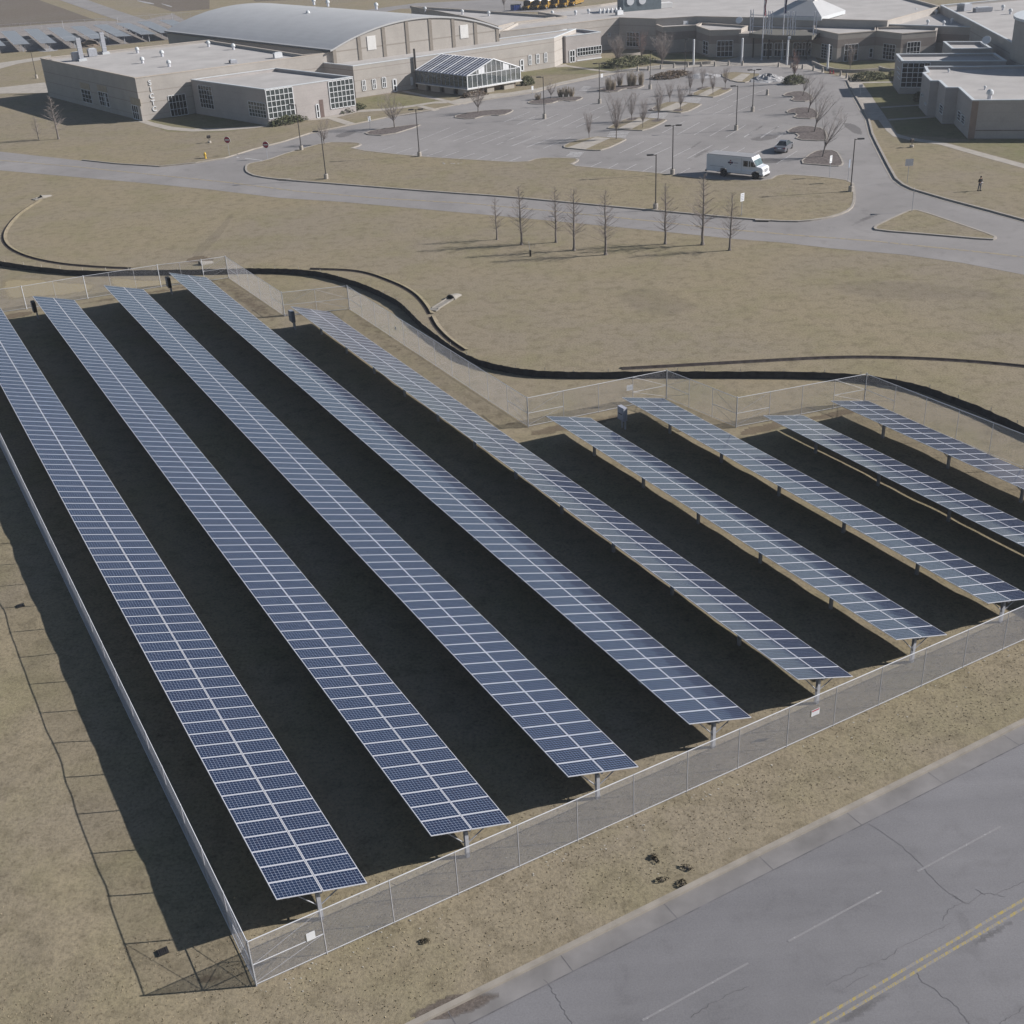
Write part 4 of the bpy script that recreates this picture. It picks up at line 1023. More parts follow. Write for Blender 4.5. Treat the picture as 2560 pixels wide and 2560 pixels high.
t, a, c, b_ = pods[2]; window(t, a, c, (2055,109), (2079,150), 4, 5, bar=.06); window(t, c, b_, (2112,112), (2142,151), 4, 3); window(t, c, b_, (2174,121), (2180,143), 1, 2)
t, a, c, b_ = pods[3]; window(t, a, c, (2210,109), (2236,150), 4, 4, bar=.06); window(t, c, b_, (2268,110), (2298,133), 4, 3, zr=(.8, 3.6))
# cupola
zb = HM+.1
a, b_ = Vector(G2(1920,39,zb+.3)), Vector(G2(2054,43,zb+.3)); dd = b_-a; dpv = Vector((-dd.y, dd.x)); cq = (a+b_)/2+dpv/2
t = thing('roof_cupola', 'octagonal glazed cupola on a low pyramid roof above the entrance', 'cupola', (cq.x, cq.y, zb-.4))
h = dd.length/2; ang = atan2(dd.y, dd.x); lr = h*.34
mb = MB(); o_ = [(Matrix.Rotation(ang, 2) @ Vector((sx*h, sy*h))) for sx, sy in ((-1,-1),(1,-1),(1,1),(-1,1))]; i_ = [(Matrix.Rotation(ang, 2) @ Vector((sx*lr, sy*lr))) for sx, sy in ((-1,-1),(1,-1),(1,1),(-1,1))]
for k in range(4):
    j = (k+1) % 4
    mb.face([(*o_[k], .75), (*o_[j], .75), (*i_[j], 3.2), (*i_[k], 3.2)], METR); mb.face([(*o_[k], 0), (*o_[j], 0), (*o_[j], .75), (*o_[k], .75)], COPE)
mb.build('pyramid_roof', t)
mb = MB(); oc = [(Matrix.Rotation(ang+pi/8, 2) @ Vector((lr*1.0*cos(k*pi/4), lr*1.0*sin(k*pi/4)))) for k in range(8)]
mb.prism([tuple(p_) for p_ in oc], 2.9, 6.0, OFFW); lan = mb.build('lantern', t)
mb = MB(); mb.prism([(p_.x*1.1, p_.y*1.1) for p_ in oc], 6.0, 6.25, METR); mb.face([(p_.x*1.1, p_.y*1.1, 6.25) for p_ in oc], METR); mb.build('lantern_roof', t)
for k in range(8):
    p0, p1 = oc[k], oc[(k+1) % 8]; dw = (p1-p0).normalized(); nw = Vector((dw.y, -dw.x))
    if nw.dot(p0) < 0: nw = -nw
    mb = MB(); L = (p1-p0).length
    for q in range(4): panel_on(mb, p0, Vector((*dw, 0)), Vector((*nw, 0)), L*(.08+.215*q), L*(.25+.215*q), 3.9, 5.6, .002, .03, GLASS)
    mb.build('window', t)
# entrance canopy
ca, cb_ = Vector(G2(1872,90,4.2)), Vector(G2(2030,96,4.2)); dd = (cb_-ca).normalized(); Lc = (cb_-ca).length; nn = Vector((dd.y, -dd.x))
t = thing('entrance_canopy', 'curved dark entrance canopy with pale steel trusses above the doors', 'canopy', (ca.x, ca.y, 0))
mb = MB(); nseg = 14
fp = [dd*(Lc*k/nseg) + nn*(1.6*sin(pi*k/nseg)) for k in range(nseg+1)]
mb.prism([tuple(p_) for p_ in fp]+[tuple(dd*Lc-nn*7), tuple(-nn*7)], 3.9, 4.75, plain('canopy_fascia', (.12, .115, .10), .8)); mb.build('canopy_deck', t)
for k in (0, 4, 5, 9, 10, 14):
    p0 = fp[k]-nn*.5; mb = MB(); mb.tube((*p0, 4.7), (*p0, 9.2), .12, None, ALU, 6); mb.tube((p0.x+.5, p0.y, 4.7), (p0.x+.5, p0.y, 9.2), .08, None, STEELB, 5)
    for z in range(5, 9): mb.tube((*p0, z), (p0.x+.5, p0.y, z+.6), .04, None, ALU, 4)
    mb.build('truss_column', t)
mb = MB()
for z in (8.2, 6.0): mb.tube((*(fp[0]-nn*.5), z), (*(fp[14]-nn*.5), z), .07, None, STEELB, 5)
mb.build('truss_rail', t)
for k in (1, 5, 9, 13): mb = MB(); mb.tube((*(fp[k]-nn*.6), 0), (*(fp[k]-nn*.6), 3.95), .16, None, DARKM, 7); mb.build('column', t)
ewA, ewB = Vector(G2(1853,74,HP))-nn*-1.0, Vector(G2(2033,72,HP))
t2 = thing('entrance_lobby', 'glazed entrance lobby with white framed doors under the canopy', 'building', (ewA.x, ewA.y, 0))
mb = MB(); e2 = ewB-ewA; bk = Vector((-e2.y, e2.x)).normalized()*4
mb.prism([(0,0), (e2.x, e2.y), (e2.x+bk.x, e2.y+bk.y), (bk.x, bk.y)], 0, 4.6, WALLD); mb.build('wall', t2)
for (x0, y0), (x1, y1), c in (((1235,490),(1335,612),3), ((1365,495),(1535,612),5), ((1580,500),(1780,622),6)):
    window(t2, ewA, ewB, *ZM([(x0, y0), (x1, y1)]), c, 2, name='door', bar=.12, zr=(.08, 2.7))

# --- gridded tower and right-hand block
HT = hgt((2255, 153), (2249, 235))
b9 = block('stair_tower', 'narrow block with a tall dark gridded window beside the right-hand lawn', [(2240,135),(2255,153),(2516,152),(2487,133)], HT, WALLP, par=.4)
A9, B9 = G2(2255,153,HT), G2(2516,152,HT)
window(b9, A9, B9, (2257,157), (2319,218), 5, 5, bar=.12)
for v in (146, 166, 178, 190): window(b9, G2(2240,135,HT), A9, (2244, v), (2250, v+9), 1, 1, bar=.06)
b10 = block('plant_room', 'small pale flat roofed box behind the gridded tower', [(2358,104),(2380,122),(2480,121),(2454,104)], HP+.2, WALLP)
HR = hgt((2431, 251), (2419, 347))
b11 = block('right_school_block', 'stepped tan block at the right edge with its shaded front wall', [(2306,182),(2326,202),(2347,202),(2365,219),(2396,219),(2431,251),(2560,250),(2780,249),(2780,160),(2435,166),(2311,166),(2318,180)], HR, WALLP, par=.4)
A11 = G2(2396,219,HR); B11 = G2(2431,251,HR)
for tl, br in (((2396.4,275),(2400.8,304)), ((2405.7,285.4),(2411,312.7))): window(b11, A11, B11, tl, br, 1, 3, bar=.07)
window(b11, G2(2347,202,HR), G2(2365,219,HR), (2351,259), (2356.4,287), 1, 3, bar=.07); window(b11, G2(2306,182,HR), G2(2326,202,HR), (2303.6,232), (2307.5,242), 1, 1, bar=.05); window(b11, G2(2306,182,HR), G2(2326,202,HR), (2312,255.5), (2316,264), 1, 1, bar=.05)
cA = G2(2431,251,HR)
mb = MB(); d, n = wallframe(cA, G2(2560,250,HR)); panel_on(mb, (cA[0]-b11.location.x, cA[1]-b11.location.y), d, n, 0.02, .9, .0, HR-.1, .003, .05, plain('corner_brick', (.24, .185, .16), .9)); mb.build('corner_pier', b11)
mb = MB(); panel_on(mb, (cA[0]-b11.location.x, cA[1]-b11.location.y), d, n, .95, 16, 1.1, 1.22, .003, .03, plain('string_course', (.16, .13, .12), .9)); mb.build('string_course', b11)
# round drum whose shade falls over that roof
dc = G(2742, 146, HR-.4); t = thing('drum_hall', 'tall curved pale wall at the right edge above the shaded roof', 'building', (dc.x, dc.y, 0))
mb = MB(); mb.lathe([(13.5, 0), (13.5, HR+6.0)], WALLT, 48); mb.build('wall', t)
mb = MB(); mb.lathe([(13.8, HR+6.0), (13.8, HR+6.4), (13.3, HR+6.4)], COPE, 48); mb.build('coping', t)

# --- greenhouse
ZF = 1.25
fl, fr_, bl = Vector(G2(1169,223,ZF)), Vector(G2(1301,200.5,ZF)), Vector(G2(1041.5,207,ZF))
gx = (fr_-fl); gy = (bl-fl); WG, LG = gx.length, gy.length; gx.normalize(); gy.normalize(); br_ = fr_+(bl-fl)
_, ze = onplane(fl, fr_, 1169, 190); _, zrg = onplane(fl, fr_, 1234, 148)
gh = thing('greenhouse', 'white framed glass greenhouse raised on a block base', 'greenhouse', (fl.x, fl.y, 0))
def gp(a, b_, z): q = gx*a + gy*b_; return Vector((q.x, q.y, z))
mb = MB()
for a, w in ((.6, 1.6), (4.6, 1.6), (8.6, 2.4)):
    if a+w < WG: mb.prism([tuple(gp(a,.15,0)[:2]), tuple(gp(a+w,.15,0)[:2]), tuple(gp(a+w,.6,0)[:2]), tuple(gp(a,.6,0)[:2])], 0, ZF-.15, CONC)
b0 = .3
while b0+2.6 < LG:
    mb.prism([tuple(gp(.15,b0,0)[:2]), tuple(gp(.6,b0,0)[:2]), tuple(gp(.6,b0+2.6,0)[:2]), tuple(gp(.15,b0+2.6,0)[:2])], 0, ZF-.15, CONC); b0 += 3.9
mb.prism([tuple(gp(1,1,0)[:2]), tuple(gp(WG-.3,1,0)[:2]), tuple(gp(WG-.3,LG-.3,0)[:2]), tuple(gp(1,LG-.3,0)[:2])], 0, ZF-.2, SOIL)
mb.build('block_base', gh)
mb = MB(); mb.prism([tuple(gp(-.25,-.25,0)[:2]), tuple(gp(WG+.25,-.25,0)[:2]), tuple(gp(WG+.25,LG,0)[:2]), tuple(gp(-.25,LG,0)[:2])], ZF-.14, ZF, OFFW, bottom=True); mb.build('floor_slab', gh)
def roofz(a): return ze+(zrg-ze)*(1-abs(a-WG/2)/(WG/2))
gl = MB(); fm = MB(); rf = MB(); rb = MB()
for b_ in (0, LG): gl.face([gp(0,b_,ZF), gp(WG,b_,ZF), gp(WG,b_,ze), gp(WG/2,b_,zrg-.05), gp(0,b_,ze)], GHG)
for a in (0, WG): gl.face([gp(a,0,ZF), gp(a,LG,ZF), gp(a,LG,ze), gp(a,0,ze)], GHG)
gl.build('wall_glass', gh)
for s in (0, 1):
    a0, a1 = (0, WG/2) if s == 0 else (WG, WG/2)
    rf.face([gp(a0,0,ze), gp(a1,0,zrg), gp(a1,LG,zrg), gp(a0,LG,ze)], GHR)
    nb = 16
    for k in range(nb+1): fmz = LG*k/nb; rb.tube(gp(a0,fmz,ze+.05), gp(a1,fmz,zrg+.05), .055 if k % 4 else .09, None, ALU if k % 4 else WHITEM, 4)
    for q in (.33, .66): rb.tube(gp(a0+(a1-a0)*q,0,ze+(zrg-ze)*q+.04), gp(a0+(a1-a0)*q,LG,ze+(zrg-ze)*q+.04), .03, None, ALU, 4)
rf.build('roof_glass', gh); rb.build('roof_bars', gh)
for b_ in (-.02,):
    for k in range(12): a = WG*k/11; fm.tube(gp(a,b_,ZF), gp(a,b_,roofz(a)), .06, None, WHITEM, 4)
    for z in (ze,): fm.tube(gp(0,b_,z), gp(WG,b_,z), .07, None, WHITEM, 4)
    fm.tube(gp(0,b_,ze), gp(WG/2,b_,zrg+.05), .13, None, WHITEM, 4); fm.tube(gp(WG,b_,ze), gp(WG/2,b_,zrg+.05), .13, None, WHITEM, 4); fm.tube(gp(0,b_,ZF+.05), gp(WG,b_,ZF+.05), .09, None, WHITEM, 4)
for k in range(13):
    b_ = LG*k/12; fm.tube(gp(-.02,b_,ZF), gp(-.02,b_,ze), .05, None, STEELB, 4)
for z in (ZF+.05, ze): fm.tube(gp(-.02,0,z), gp(-.02,LG,z), .08, None, STEELB if z < 2 else ALU, 4)
fm.tube(gp(0,-.03,ZF), gp(0,-.03,ze), .1, None, WHITEM, 4); fm.tube(gp(WG,-.03,ZF), gp(WG,-.03,ze), .1, None, WHITEM, 4)
fm.build('frame', gh)
mb = MB()
for a in (WG*.27, WG*.73):
    w = WG*.055; mb.face([gp(a-w,-.05,ze+.1), gp(a+w,-.05,ze+.1), gp(a+w,-.05,roofz(a+w)-.12), gp(a-w,-.05,roofz(a-w)-.12)], WHITEM)
mb.build('gable_panel', gh)
mb = MB()
for q in range(3):
    a = 1.4+q*WG/3.4
    mb.prism([tuple(gp(a,1,0)[:2]), tuple(gp(a+1.6,1,0)[:2]), tuple(gp(a+1.6,LG-1,0)[:2]), tuple(gp(a,LG-1,0)[:2])], ZF+.02, ZF+.8, LEAFG)
mb.build('planting_bench', gh)

# --- roof equipment
def vent_proto(r=.38, h=1.05):
    t = thing('roof_vent', 'small mushroom roof vent', 'vent'); mb = MB(); mb.lathe([(r*.62,-.1), (r*.62,h*.55)], ALU, 10); mb.build('vent_stack', t)
    mb = MB(); mb.lathe([(r,h*.5), (r*1.05,h*.6), (r*.9,h*.85), (r*.4,h)], COPE, 10); mb.build('vent_cap', t); return t
vp = vent_proto(); first = [True]
def vent(u, v, z, label, sc=1, group=None):
    p_ = G(u, v, z)
    if first[0]:
        first[0] = False; vp.location = p_; vp.scale = (sc,)*3; vp['label'] = label
        if group: vp['group'] = group
        return vp
    return dup(vp, p_, random.random()*3, (sc,)*3, label, group=group)
gv = 'mushroom vents on the flat roofs'
for i, (x, y) in enumerate(((950,367),(1120,390),(985,437),(1168,460),(1440,322),(1612,343))):
    vent(x/2.76, y/2.76, H1-.45, 'mushroom vent on the lettered school block roof, ' + ('rear left of four','rear right of four','front left of four','front right of four','by the hall wall at the far corner','by the middle of the hall gutter')[i], 1.15, gv)
def hallz(u, v):
    z = HE+rise
    for _ in range(12):
        p_ = G(u, v, z); s = (Vector((p_.x, p_.y))-SW).dot(d_); a = math.asin(max(-.99, min(.99, (s-span/2)/Rr))); z = z*.5+.5*(HE+rise-Rr+Rr*cos(a)+.1)
    return z
for (u, v), l in zip(((613,27),(771,42),(785,11),(820,15),(941,22)), ('at the upper left of the vault','in the middle of the near slope','on the ridge, taller of a close pair','on the ridge, smaller of a close pair','on the far right of the ridge')):
    vent(u, v, hallz(u, v), 'roof vent standing on the barrel vault, ' + l, 1.2, gv)
for (u, v), l in zip(((1063,29),(1156,36),(1222,40)), ('leftmost','middle','rightmost')): vent(u, v, HM-.75, l+' of three vents beside the long dark parapet behind the hall', 1.1, gv)
for (u, v), l in zip(ZE([(220,206),(530,202),(705,182)]), ('beside a dark parapet end','left of a close pair','right of a close pair')): vent(u, v, HM-.45, 'roof vent on the main school roof near the buses, '+l, 1.0, gv)
for (u, v), l in zip(ZP([(1100,212),(1237,220),(1308,200),(1172,125),(1115,113),(998,113)]), ('front left','front with a pale tall cap','front right','rear right','rear middle','rear left')): vent(u, v, HM-1.25, 'vent on the low roof right of the entrance, '+l, .9, gv)
for (u, v), l in zip(ZP([(1748,88),(1812,122)]), ('rear', 'front')): vent(u, v, HM-.15, l+' one of two vents on the far right wing roof', 1.0, gv)
vent(2473, 248, HR-.4, 'squat vent by the front edge of the right-hand block roof', 1.3, gv)
vent(2371, 181, HR-.4, 'tiny pipe vent at the back of the right-hand block roof', .55, gv); vent(2462, 224, HR-.4, 'tiny pipe vent in the middle of the right-hand block roof', .55, gv)
def duct(u, v, h, w, label):
    p_ = G(u, v, H1-.45); t = thing('exhaust_stack', label, 'duct', p_, .5)
    mb = MB(); mb.box((0,0,h/2), (w,w,h), GALV); mb.build('duct_shaft', t); mb = MB(); mb.box((.1,-.1,.2), (w*1.8,w*1.5,.4), COPE); mb.build('duct_curb', t)
    mb = MB(); [mb.box((0,0,h*q), (w+.08,w+.08,.07), ALU) for q in (.3,.6,.95)]; mb.build('duct_flange', t)
duct(205, 152, 4.3, .85, 'tall square galvanised exhaust stack near the roof edge of the lettered block'); duct(263, 135, 4.2, .8, 'tall square exhaust stack at the rear of the lettered block roof')
def unit(u, v, z, s, label, rz=.5, mat=GALV, hood=True):
    p_ = G(u, v, z); t = thing('rooftop_unit', label, 'air handler', p_, rz); mb = MB(); mb.box((0,0,s[2]/2), s, mat); mb.build('unit_casing', t)
    mb = MB(); mb.box((0,0,s[2]+.05), (s[0]*.7,s[1]*.7,.12), COPE); mb.build('unit_lid', t)
    mb = MB()
    for k in range(4): mb.box((-s[0]/2-.02, 0, s[2]*(.25+.16*k)), (.05, s[1]*.8, .06), DARKM)
    mb.build('unit_grille', t)
    mb = MB(); mb.box((0,0,-.1), (s[0]*.9,s[1]*.9,.2), DARKM); mb.build('unit_base', t)
unit(192,151,H1-.4,(1.6,1.4,1.5),'grey fan unit beside the front exhaust stack'); unit(232,140,H1-.4,(1.7,1.4,1.4),'grey fan unit between the two exhaust stacks')
unit(695,144,H1-.4,(1.6,.9,.9),'white hooded roof unit by the parapet near the hall', .5, WHITEM); unit(583,157,H1-.4,(1.3,1.1,.5),'low roof hatch near the front parapet of the lettered block')
unit(1548,37,HM-.4,(1.6,1.0,.9),'white hooded roof unit at the corner of the main roof', .5, WHITEM)
unit(1695,60,HP-.3,(1.4,1,.7),'left of two small condensers on the leftmost classroom bay', .2); unit(1714,60,HP-.3,(1.4,1,.7),'right of two small condensers on the leftmost classroom bay', .2, WHITEM)
unit(2410,26,HM-.1,(2.2,2,1.3),'boxy roof unit at the rear of the far right wing'); unit(2456,29,HM-.1,(3.6,1.4,.8),'long low roof unit on the far right wing', .1)
p_ = G(1598, 24, HM-.45); t = thing('cooling_tower', 'teal grey cooling tower on the main roof at the top edge of the frame', 'cooling tower', p_, .25)
mb = MB(); mb.box((0,0,2), (9.5,4,4), TEAL); mb.build('tower_casing', t)
for k in (-3, 0): mb = MB(); mb.lathe([(.9,0),(.9,.12)], WHITEM, 16); o = mb.build('fan_guard', t); o.location = (k, -2.02, 2.2); o.rotation_euler = (pi/2, 0, 0)
mb = MB(); mb.box((6.3,-.4,.6), (3,2.4,1.1), OFFW); mb.build('pump_box', t)
for k in range(6): mb = MB(); mb.lathe([(.28,0),(.3,.7),(.1,1.1)], WHITEM, 8); o = mb.build('pipe_cowl', t); o.location = (-5.6-.95*k, -2.2+.1*k, 0)
# satellite dish
for u, v, z, l in ((1848,64,HP-.3,'white dish beside the entrance bays'), (2464,116,HP,'white dish on the small box behind the gridded tower')):
    t = thing('satellite_dish', l, 'dish', G(u, v, z)); mb = MB(); mb.tube((0,0,0), (0,0,.8), .05, None, GALV); mb.build('dish_mast', t)
    mb = MB(); mb.lathe([(.06,0),(.5,.14),(.75,.34),(.72,.36)], WHITEM, 16); o = mb.build('dish_bowl', t); o.location = (0,-.1,.95); o.rotation_euler = (1.0,0,-.5)
# low retaining walls by the forecourt
def lowwall(px, label, h=.55):
    p_ = smooth_pts([G2(*q) for q in px], False, 2); t = MB(); strip(t, p_, -.15, .15, 0, h, CONC); o = t.build('retaining_wall'); tag(o, label, 'low wall')
lowwall(zc(1340,0,5.367,[(1440,815),(1600,840),(1800,855),(2000,868),(2300,862),(2400,850)]), 'curved low wall in front of the leftmost classroom bay')
lowwall(zc(1960,90,5.682,[(400,395),(480,430),(560,470),(640,480),(720,505),(900,518),(1100,520),(1340,498)]), 'long low wall edging the lawn right of the entrance'); lowwall(zc(1960,90,5.682,[(1350,470),(1400,490),(1480,505),(1570,505)]), 'short curved low wall beside the gridded tower')
lowwall(zc(1340,0,5.367,[(1080,765),(1250,755),(1330,748),(1400,738)]), 'low wall behind the evergreen shrubs by the courtyard')

# ================================================================ TREES
def limb(mb, a, d, L, r0, r1, mat, seg=3, wob=.12, up=.0, n=5):
    p = Vector(a); d = Vector(d).normalized(); pts = [p.copy()]
    for k in range(seg):
        d = (d + Vector((random.uniform(-wob,wob), random.uniform(-wob,wob), random.uniform(-wob,wob)+up))).normalized(); p = p + d*(L/seg); pts.append(p.copy())
    for k in range(seg): mb.tube(pts[k], pts[k+1], r0+(r1-r0)*k/seg, r0+(r1-r0)*(k+1)/seg, mat, n, False)
    return pts, d
def cypress(seed, H=7.3, twig=TWIG):
    random.seed(seed); T = MB(); Cn = MB()
    T.tube((0,0,0), (0,0,.35), .23, .15, BARK, 8); pts = [Vector((0,0,.35))]; lean = Vector((random.uniform(-.02,.02), random.uniform(-.02,.02), 0))
    for k in range(1, 9):
        q = Vector((random.uniform(-.05,.05), random.uniform(-.05,.05), .35+(H-.35)*k/8)) + lean*H*k/8; r = .125*(1-k/8)**.8+.015
        T.tube(pts[-1], q, .125*(1-(k-1)/8)**.8+.015, r, BARK, 7, k == 8); pts.append(q)
    def at(z):
        f = max(0, min(7.99, (z-.35)/(H-.35)*8)); i = int(f); return pts[i].lerp(pts[i+1], f-i)
    z = H*.20
    while z < H*.97:
        f = (z/H-.2)/.8; L = (1.85*(1-f)**.8+.3)*random.uniform(.6, 1.1); a = random.uniform(0, 2*pi); el = random.uniform(.25, .8)+.3*f
        p_, d = limb(Cn, at(z), (cos(a), sin(a), el), L, .017*(1-f)+.009, .006, twig, 4, .10, .06, 4)
        for q in range(random.randint(7, 11)):
            i = random.randint(1, 4); aa = a+random.uniform(-.9, .9); limb(Cn, p_[i].lerp(p_[i-1], random.random()), (cos(aa), sin(aa), random.uniform(.1,.9)), L*random.uniform(.2,.5), .008, .005, twig, 2, .15, 0, 3)
        z += H*random.uniform(.007, .014)
    return T, Cn
def bare(seed, H=5.0, spread=.5, trunk=.28, lean=(0,0), limbs=9, twig=TWIG, dens=1.0, r=.1):
    random.seed(seed); T = MB(); Cn = MB(); th = H*trunk
    pts, d = limb(T, (0,0,0), (lean[0]*.4, lean[1]*.4, 1), th, r, r*.8, BARK, 3, .04, 0, 8)
    top = pts[-1]
    for k in range(limbs):
        a = 2*pi*k/limbs+random.uniform(-.4,.4); s = spread*random.uniform(.35, 1.15) if k else .05
        L = (H-th)*random.uniform(.75, 1.0)
        p_, d = limb(Cn, top-Vector((0,0,th*.35*random.random())), (cos(a)*s+lean[0], sin(a)*s+lean[1], 1), L, r*.42, .014, BARK, 5, .07, .02, 5)
        for q in range(int(7*dens)):
            i = random.randint(1, 5); b_ = p_[i].lerp(p_[i-1], random.random()); aa = random.uniform(0, 2*pi); s2 = random.uniform(.4, 1.0)*spread*1.6
            p2, d2 = limb(Cn, b_, (cos(aa)*s2+lean[0]*.8, sin(aa)*s2+lean[1]*.8, random.uniform(.5,1.1)), L*random.uniform(.25,.5), .016, .008, twig, 3, .13, .02, 4)
            for w in range(int(6*dens)):
                aa = random.uniform(0, 2*pi); i = random.randint(1, 3)
                limb(Cn, p2[i].lerp(p2[i-1], random.random()), (cos(aa)*.8, sin(aa)*.8, random.uniform(.2,1.2)), L*random.uniform(.1,.22), .008, .0055, twig, 2, .15, 0, 3)
    return T, Cn
def tree(proto, base, rz, sc, label, group, name='bare_tree'):
    key, T, Cn = proto; p_ = G(*base); t = thing(name, label, 'tree', (p_.x, p_.y, 0), rz, group); t.scale = sc if isinstance(sc, tuple) else (sc,)*3
    if not isinstance(T, bpy.types.Mesh): raise ValueError
    for nm, me in (('trunk', T), ('crown', Cn)):
        o = bpy.data.objects.new(nm, me); COL.objects.link(o); o.parent = t
    return t
def proto(f, *a, **k):
    T, Cn = f(*a, **k); return (0, T.mesh('trunk'), Cn.mesh('crown'))
CY = [proto(cypress, s) for s in (11, 12, 13, 14)]
cyl = ['leftmost slim bare conifer of the row by the loop road', 'second slim bare conifer from the left, just left of a low marker stump', 'third slim bare conifer from the left, a little behind its neighbours', 'fourth slim bare conifer from the left in the row by the road',
       'slim bare conifer nearest the camera, middle of the row', 'slim bare conifer right of the tall lamp post behind it', 'tallest slim bare conifer, its top crossing the white van\'s shadow', 'rightmost slim bare conifer, in front of a white sign']
for i, (u, v, ut, vt) in enumerate(((1242.5,599,1234,492), (1304,612,1291,465), (1390,606,1383,468), (1435,626,1425,470), (1514,637,1508,474), (1663,610,1661,458), (1756,612,1753,432), (1824,626,1829,480))):
    h = hgt((ut, vt), (u, v)); tree(CY[i % 4], (u, v), i*1.3, h/7.3, cyl[i], 'slim bare conifers by the loop road', 'bare_conifer')
for i, (x, y, xt, yt) in enumerate(((405,960,345,660), (268,965,250,800))):
    b_ = (x/2.76, y/2.76); h = hgt((xt/2.76, yt/2.76), b_); tree(CY[i], b_, 2+i, (h/7.3*1.1, h/7.3*1.1, h/7.3), ('pale slim bare tree on the lawn in front of the lettered school block', 'short faint bare tree at the far left of the school lawn')[i], 'slim bare trees on the school lawn', 'bare_conifer')
VA = [proto(bare, s, 5.0, .40, .26, (0,0), 10, TWIG, 1.1, .07) for s in (21, 22, 23)]
lot = [(588,957,575,775,'foremost lot tree, on the front planted island at the left'),(775,965,770,670,'tallest lot tree, on the right of the front planted island'),(958,885,960,692,'lot tree at the near corner of the second planted island'),(882,835,870,632,'lot tree on the left mulch patch of the second planted island'),
       (1062,835,1055,597,'lot tree on the right mulch patch of the second planted island'),(1145,710,1140,567,'slim lot tree at the back of the third planted island'),(1217,765,1220,577,'lot tree at the front of the third planted island'),(1282,650,1285,482,'lot tree at the left tip of the fourth planted island'),
       (1442,655,1440,502,'lot tree at the front of the fourth planted island'),(1367,610,1370,467,'lot tree at the back of the fourth planted island'),(1527,610,1535,462,'lot tree at the far right of the fourth planted island')]
for i, (x, y, xt, yt, l) in enumerate(lot):
    b_, tp = Z3([(x, y), (xt, yt)]); h = hgt(tp, b_); tree(VA[i % 3], b_, i*1.7, h/5.0, 'bare ' + l, 'small bare trees on the car park islands')
SP = [proto(bare, s, 5.0, .85, .24, (0,0), 9, TWIG, 1.25, .10) for s in (31, 32)]
for i, (f, x, y, xt, yt, l) in enumerate(((Z2,957,885,955,655,'wide bare tree on the near mulch island by the annexe drive'), (Z2,1533,780,1530,600,'wide bare tree on the mulch island in front of the greenhouse'), (Z2,472,1000,455,840,'small bare tree at the left tip of the verge lawn'),
        (Z3,325,680,320,560,'low bare tree on the mulch island with tufts of straw grass'), (Z3,787,600,800,475,'pale bare tree on the mulch island nearest the courtyard'))):
    b_, tp = f([(x, y), (xt, yt)]); h = hgt(tp, b_); tree(SP[i % 2], b_, i*2.1, h/4.6, l, 'bare trees on the mulch islands')
DN = [proto(bare, s, 7.0, .62, .22, (0,0), 12, TWIG, 1.8, .13) for s in (41, 42)]
for i, (x, y, xt, yt, l) in enumerate(((785,460,770,240,'large dense bare tree left in the courtyard by the pavilion'), (1088,472,1085,225,'large dense bare tree behind the bollards in front of the shaded bay'))):
    b_, tp = Z3([(x, y), (xt, yt)]); h = hgt(tp, b_); tree(DN[i], b_, i, h/7.0, l, 'large bare courtyard trees')
RT = proto(bare, 51, 7.0, .7, .2, (.0,0), 9, REDTW, 1.0, .1)
b_, tp = Z3([(950,420),(930,200)]); h = hgt(tp, b_); tree(RT, b_, .5, (h/7*.8, h/7*.8, h/7), 'reddish bare tree in the shaded courtyard corner', None)
LN = [proto(bare, s, 6.0, .55, .26, (.42,.05), 8, TWIG, .9, .12) for s in (61, 62)]
for i, (x, y, xt, yt, l) in enumerate(((542,1085,600,800,'forked leaning bare tree on the nearest right-hand mulch island'), (485,912,545,670,'leaning bare tree on the second right-hand mulch island'), (443,780,480,575,'leaning bare tree on the third right-hand mulch island'), (405,665,430,520,'leaning bare tree on the farthest right-hand mulch island'))):
    b_, tp = Z4([(x, y), (xt, yt)]); h = hgt(tp, b_); tree(LN[i % 2], b_, [0, .15, -.2, .1][i], h/5.3, l, 'leaning bare trees beside the right-hand drive')
b_, tp = Z4([(730,497),(735,300)]); h = hgt(tp, b_); tree(VA[1], b_, 2, h/5, 'bare tree on the lawn right of the entrance behind the low wall', None)
b_, tp = Z4([(345,575),(360,360)]); h = hgt(tp, b_); tree(proto(bare, 71, 5, .4, .35, (0,0), 9, REDTW, 1.1, .08), b_, 2, h/5, 'reddish bare tree rising out of the round bush', None)
b_, tp = (1261,25), (1263,-12); tree(VA[2], b_, 1, 1.1, 'small bare tree beside the blue skip', None)

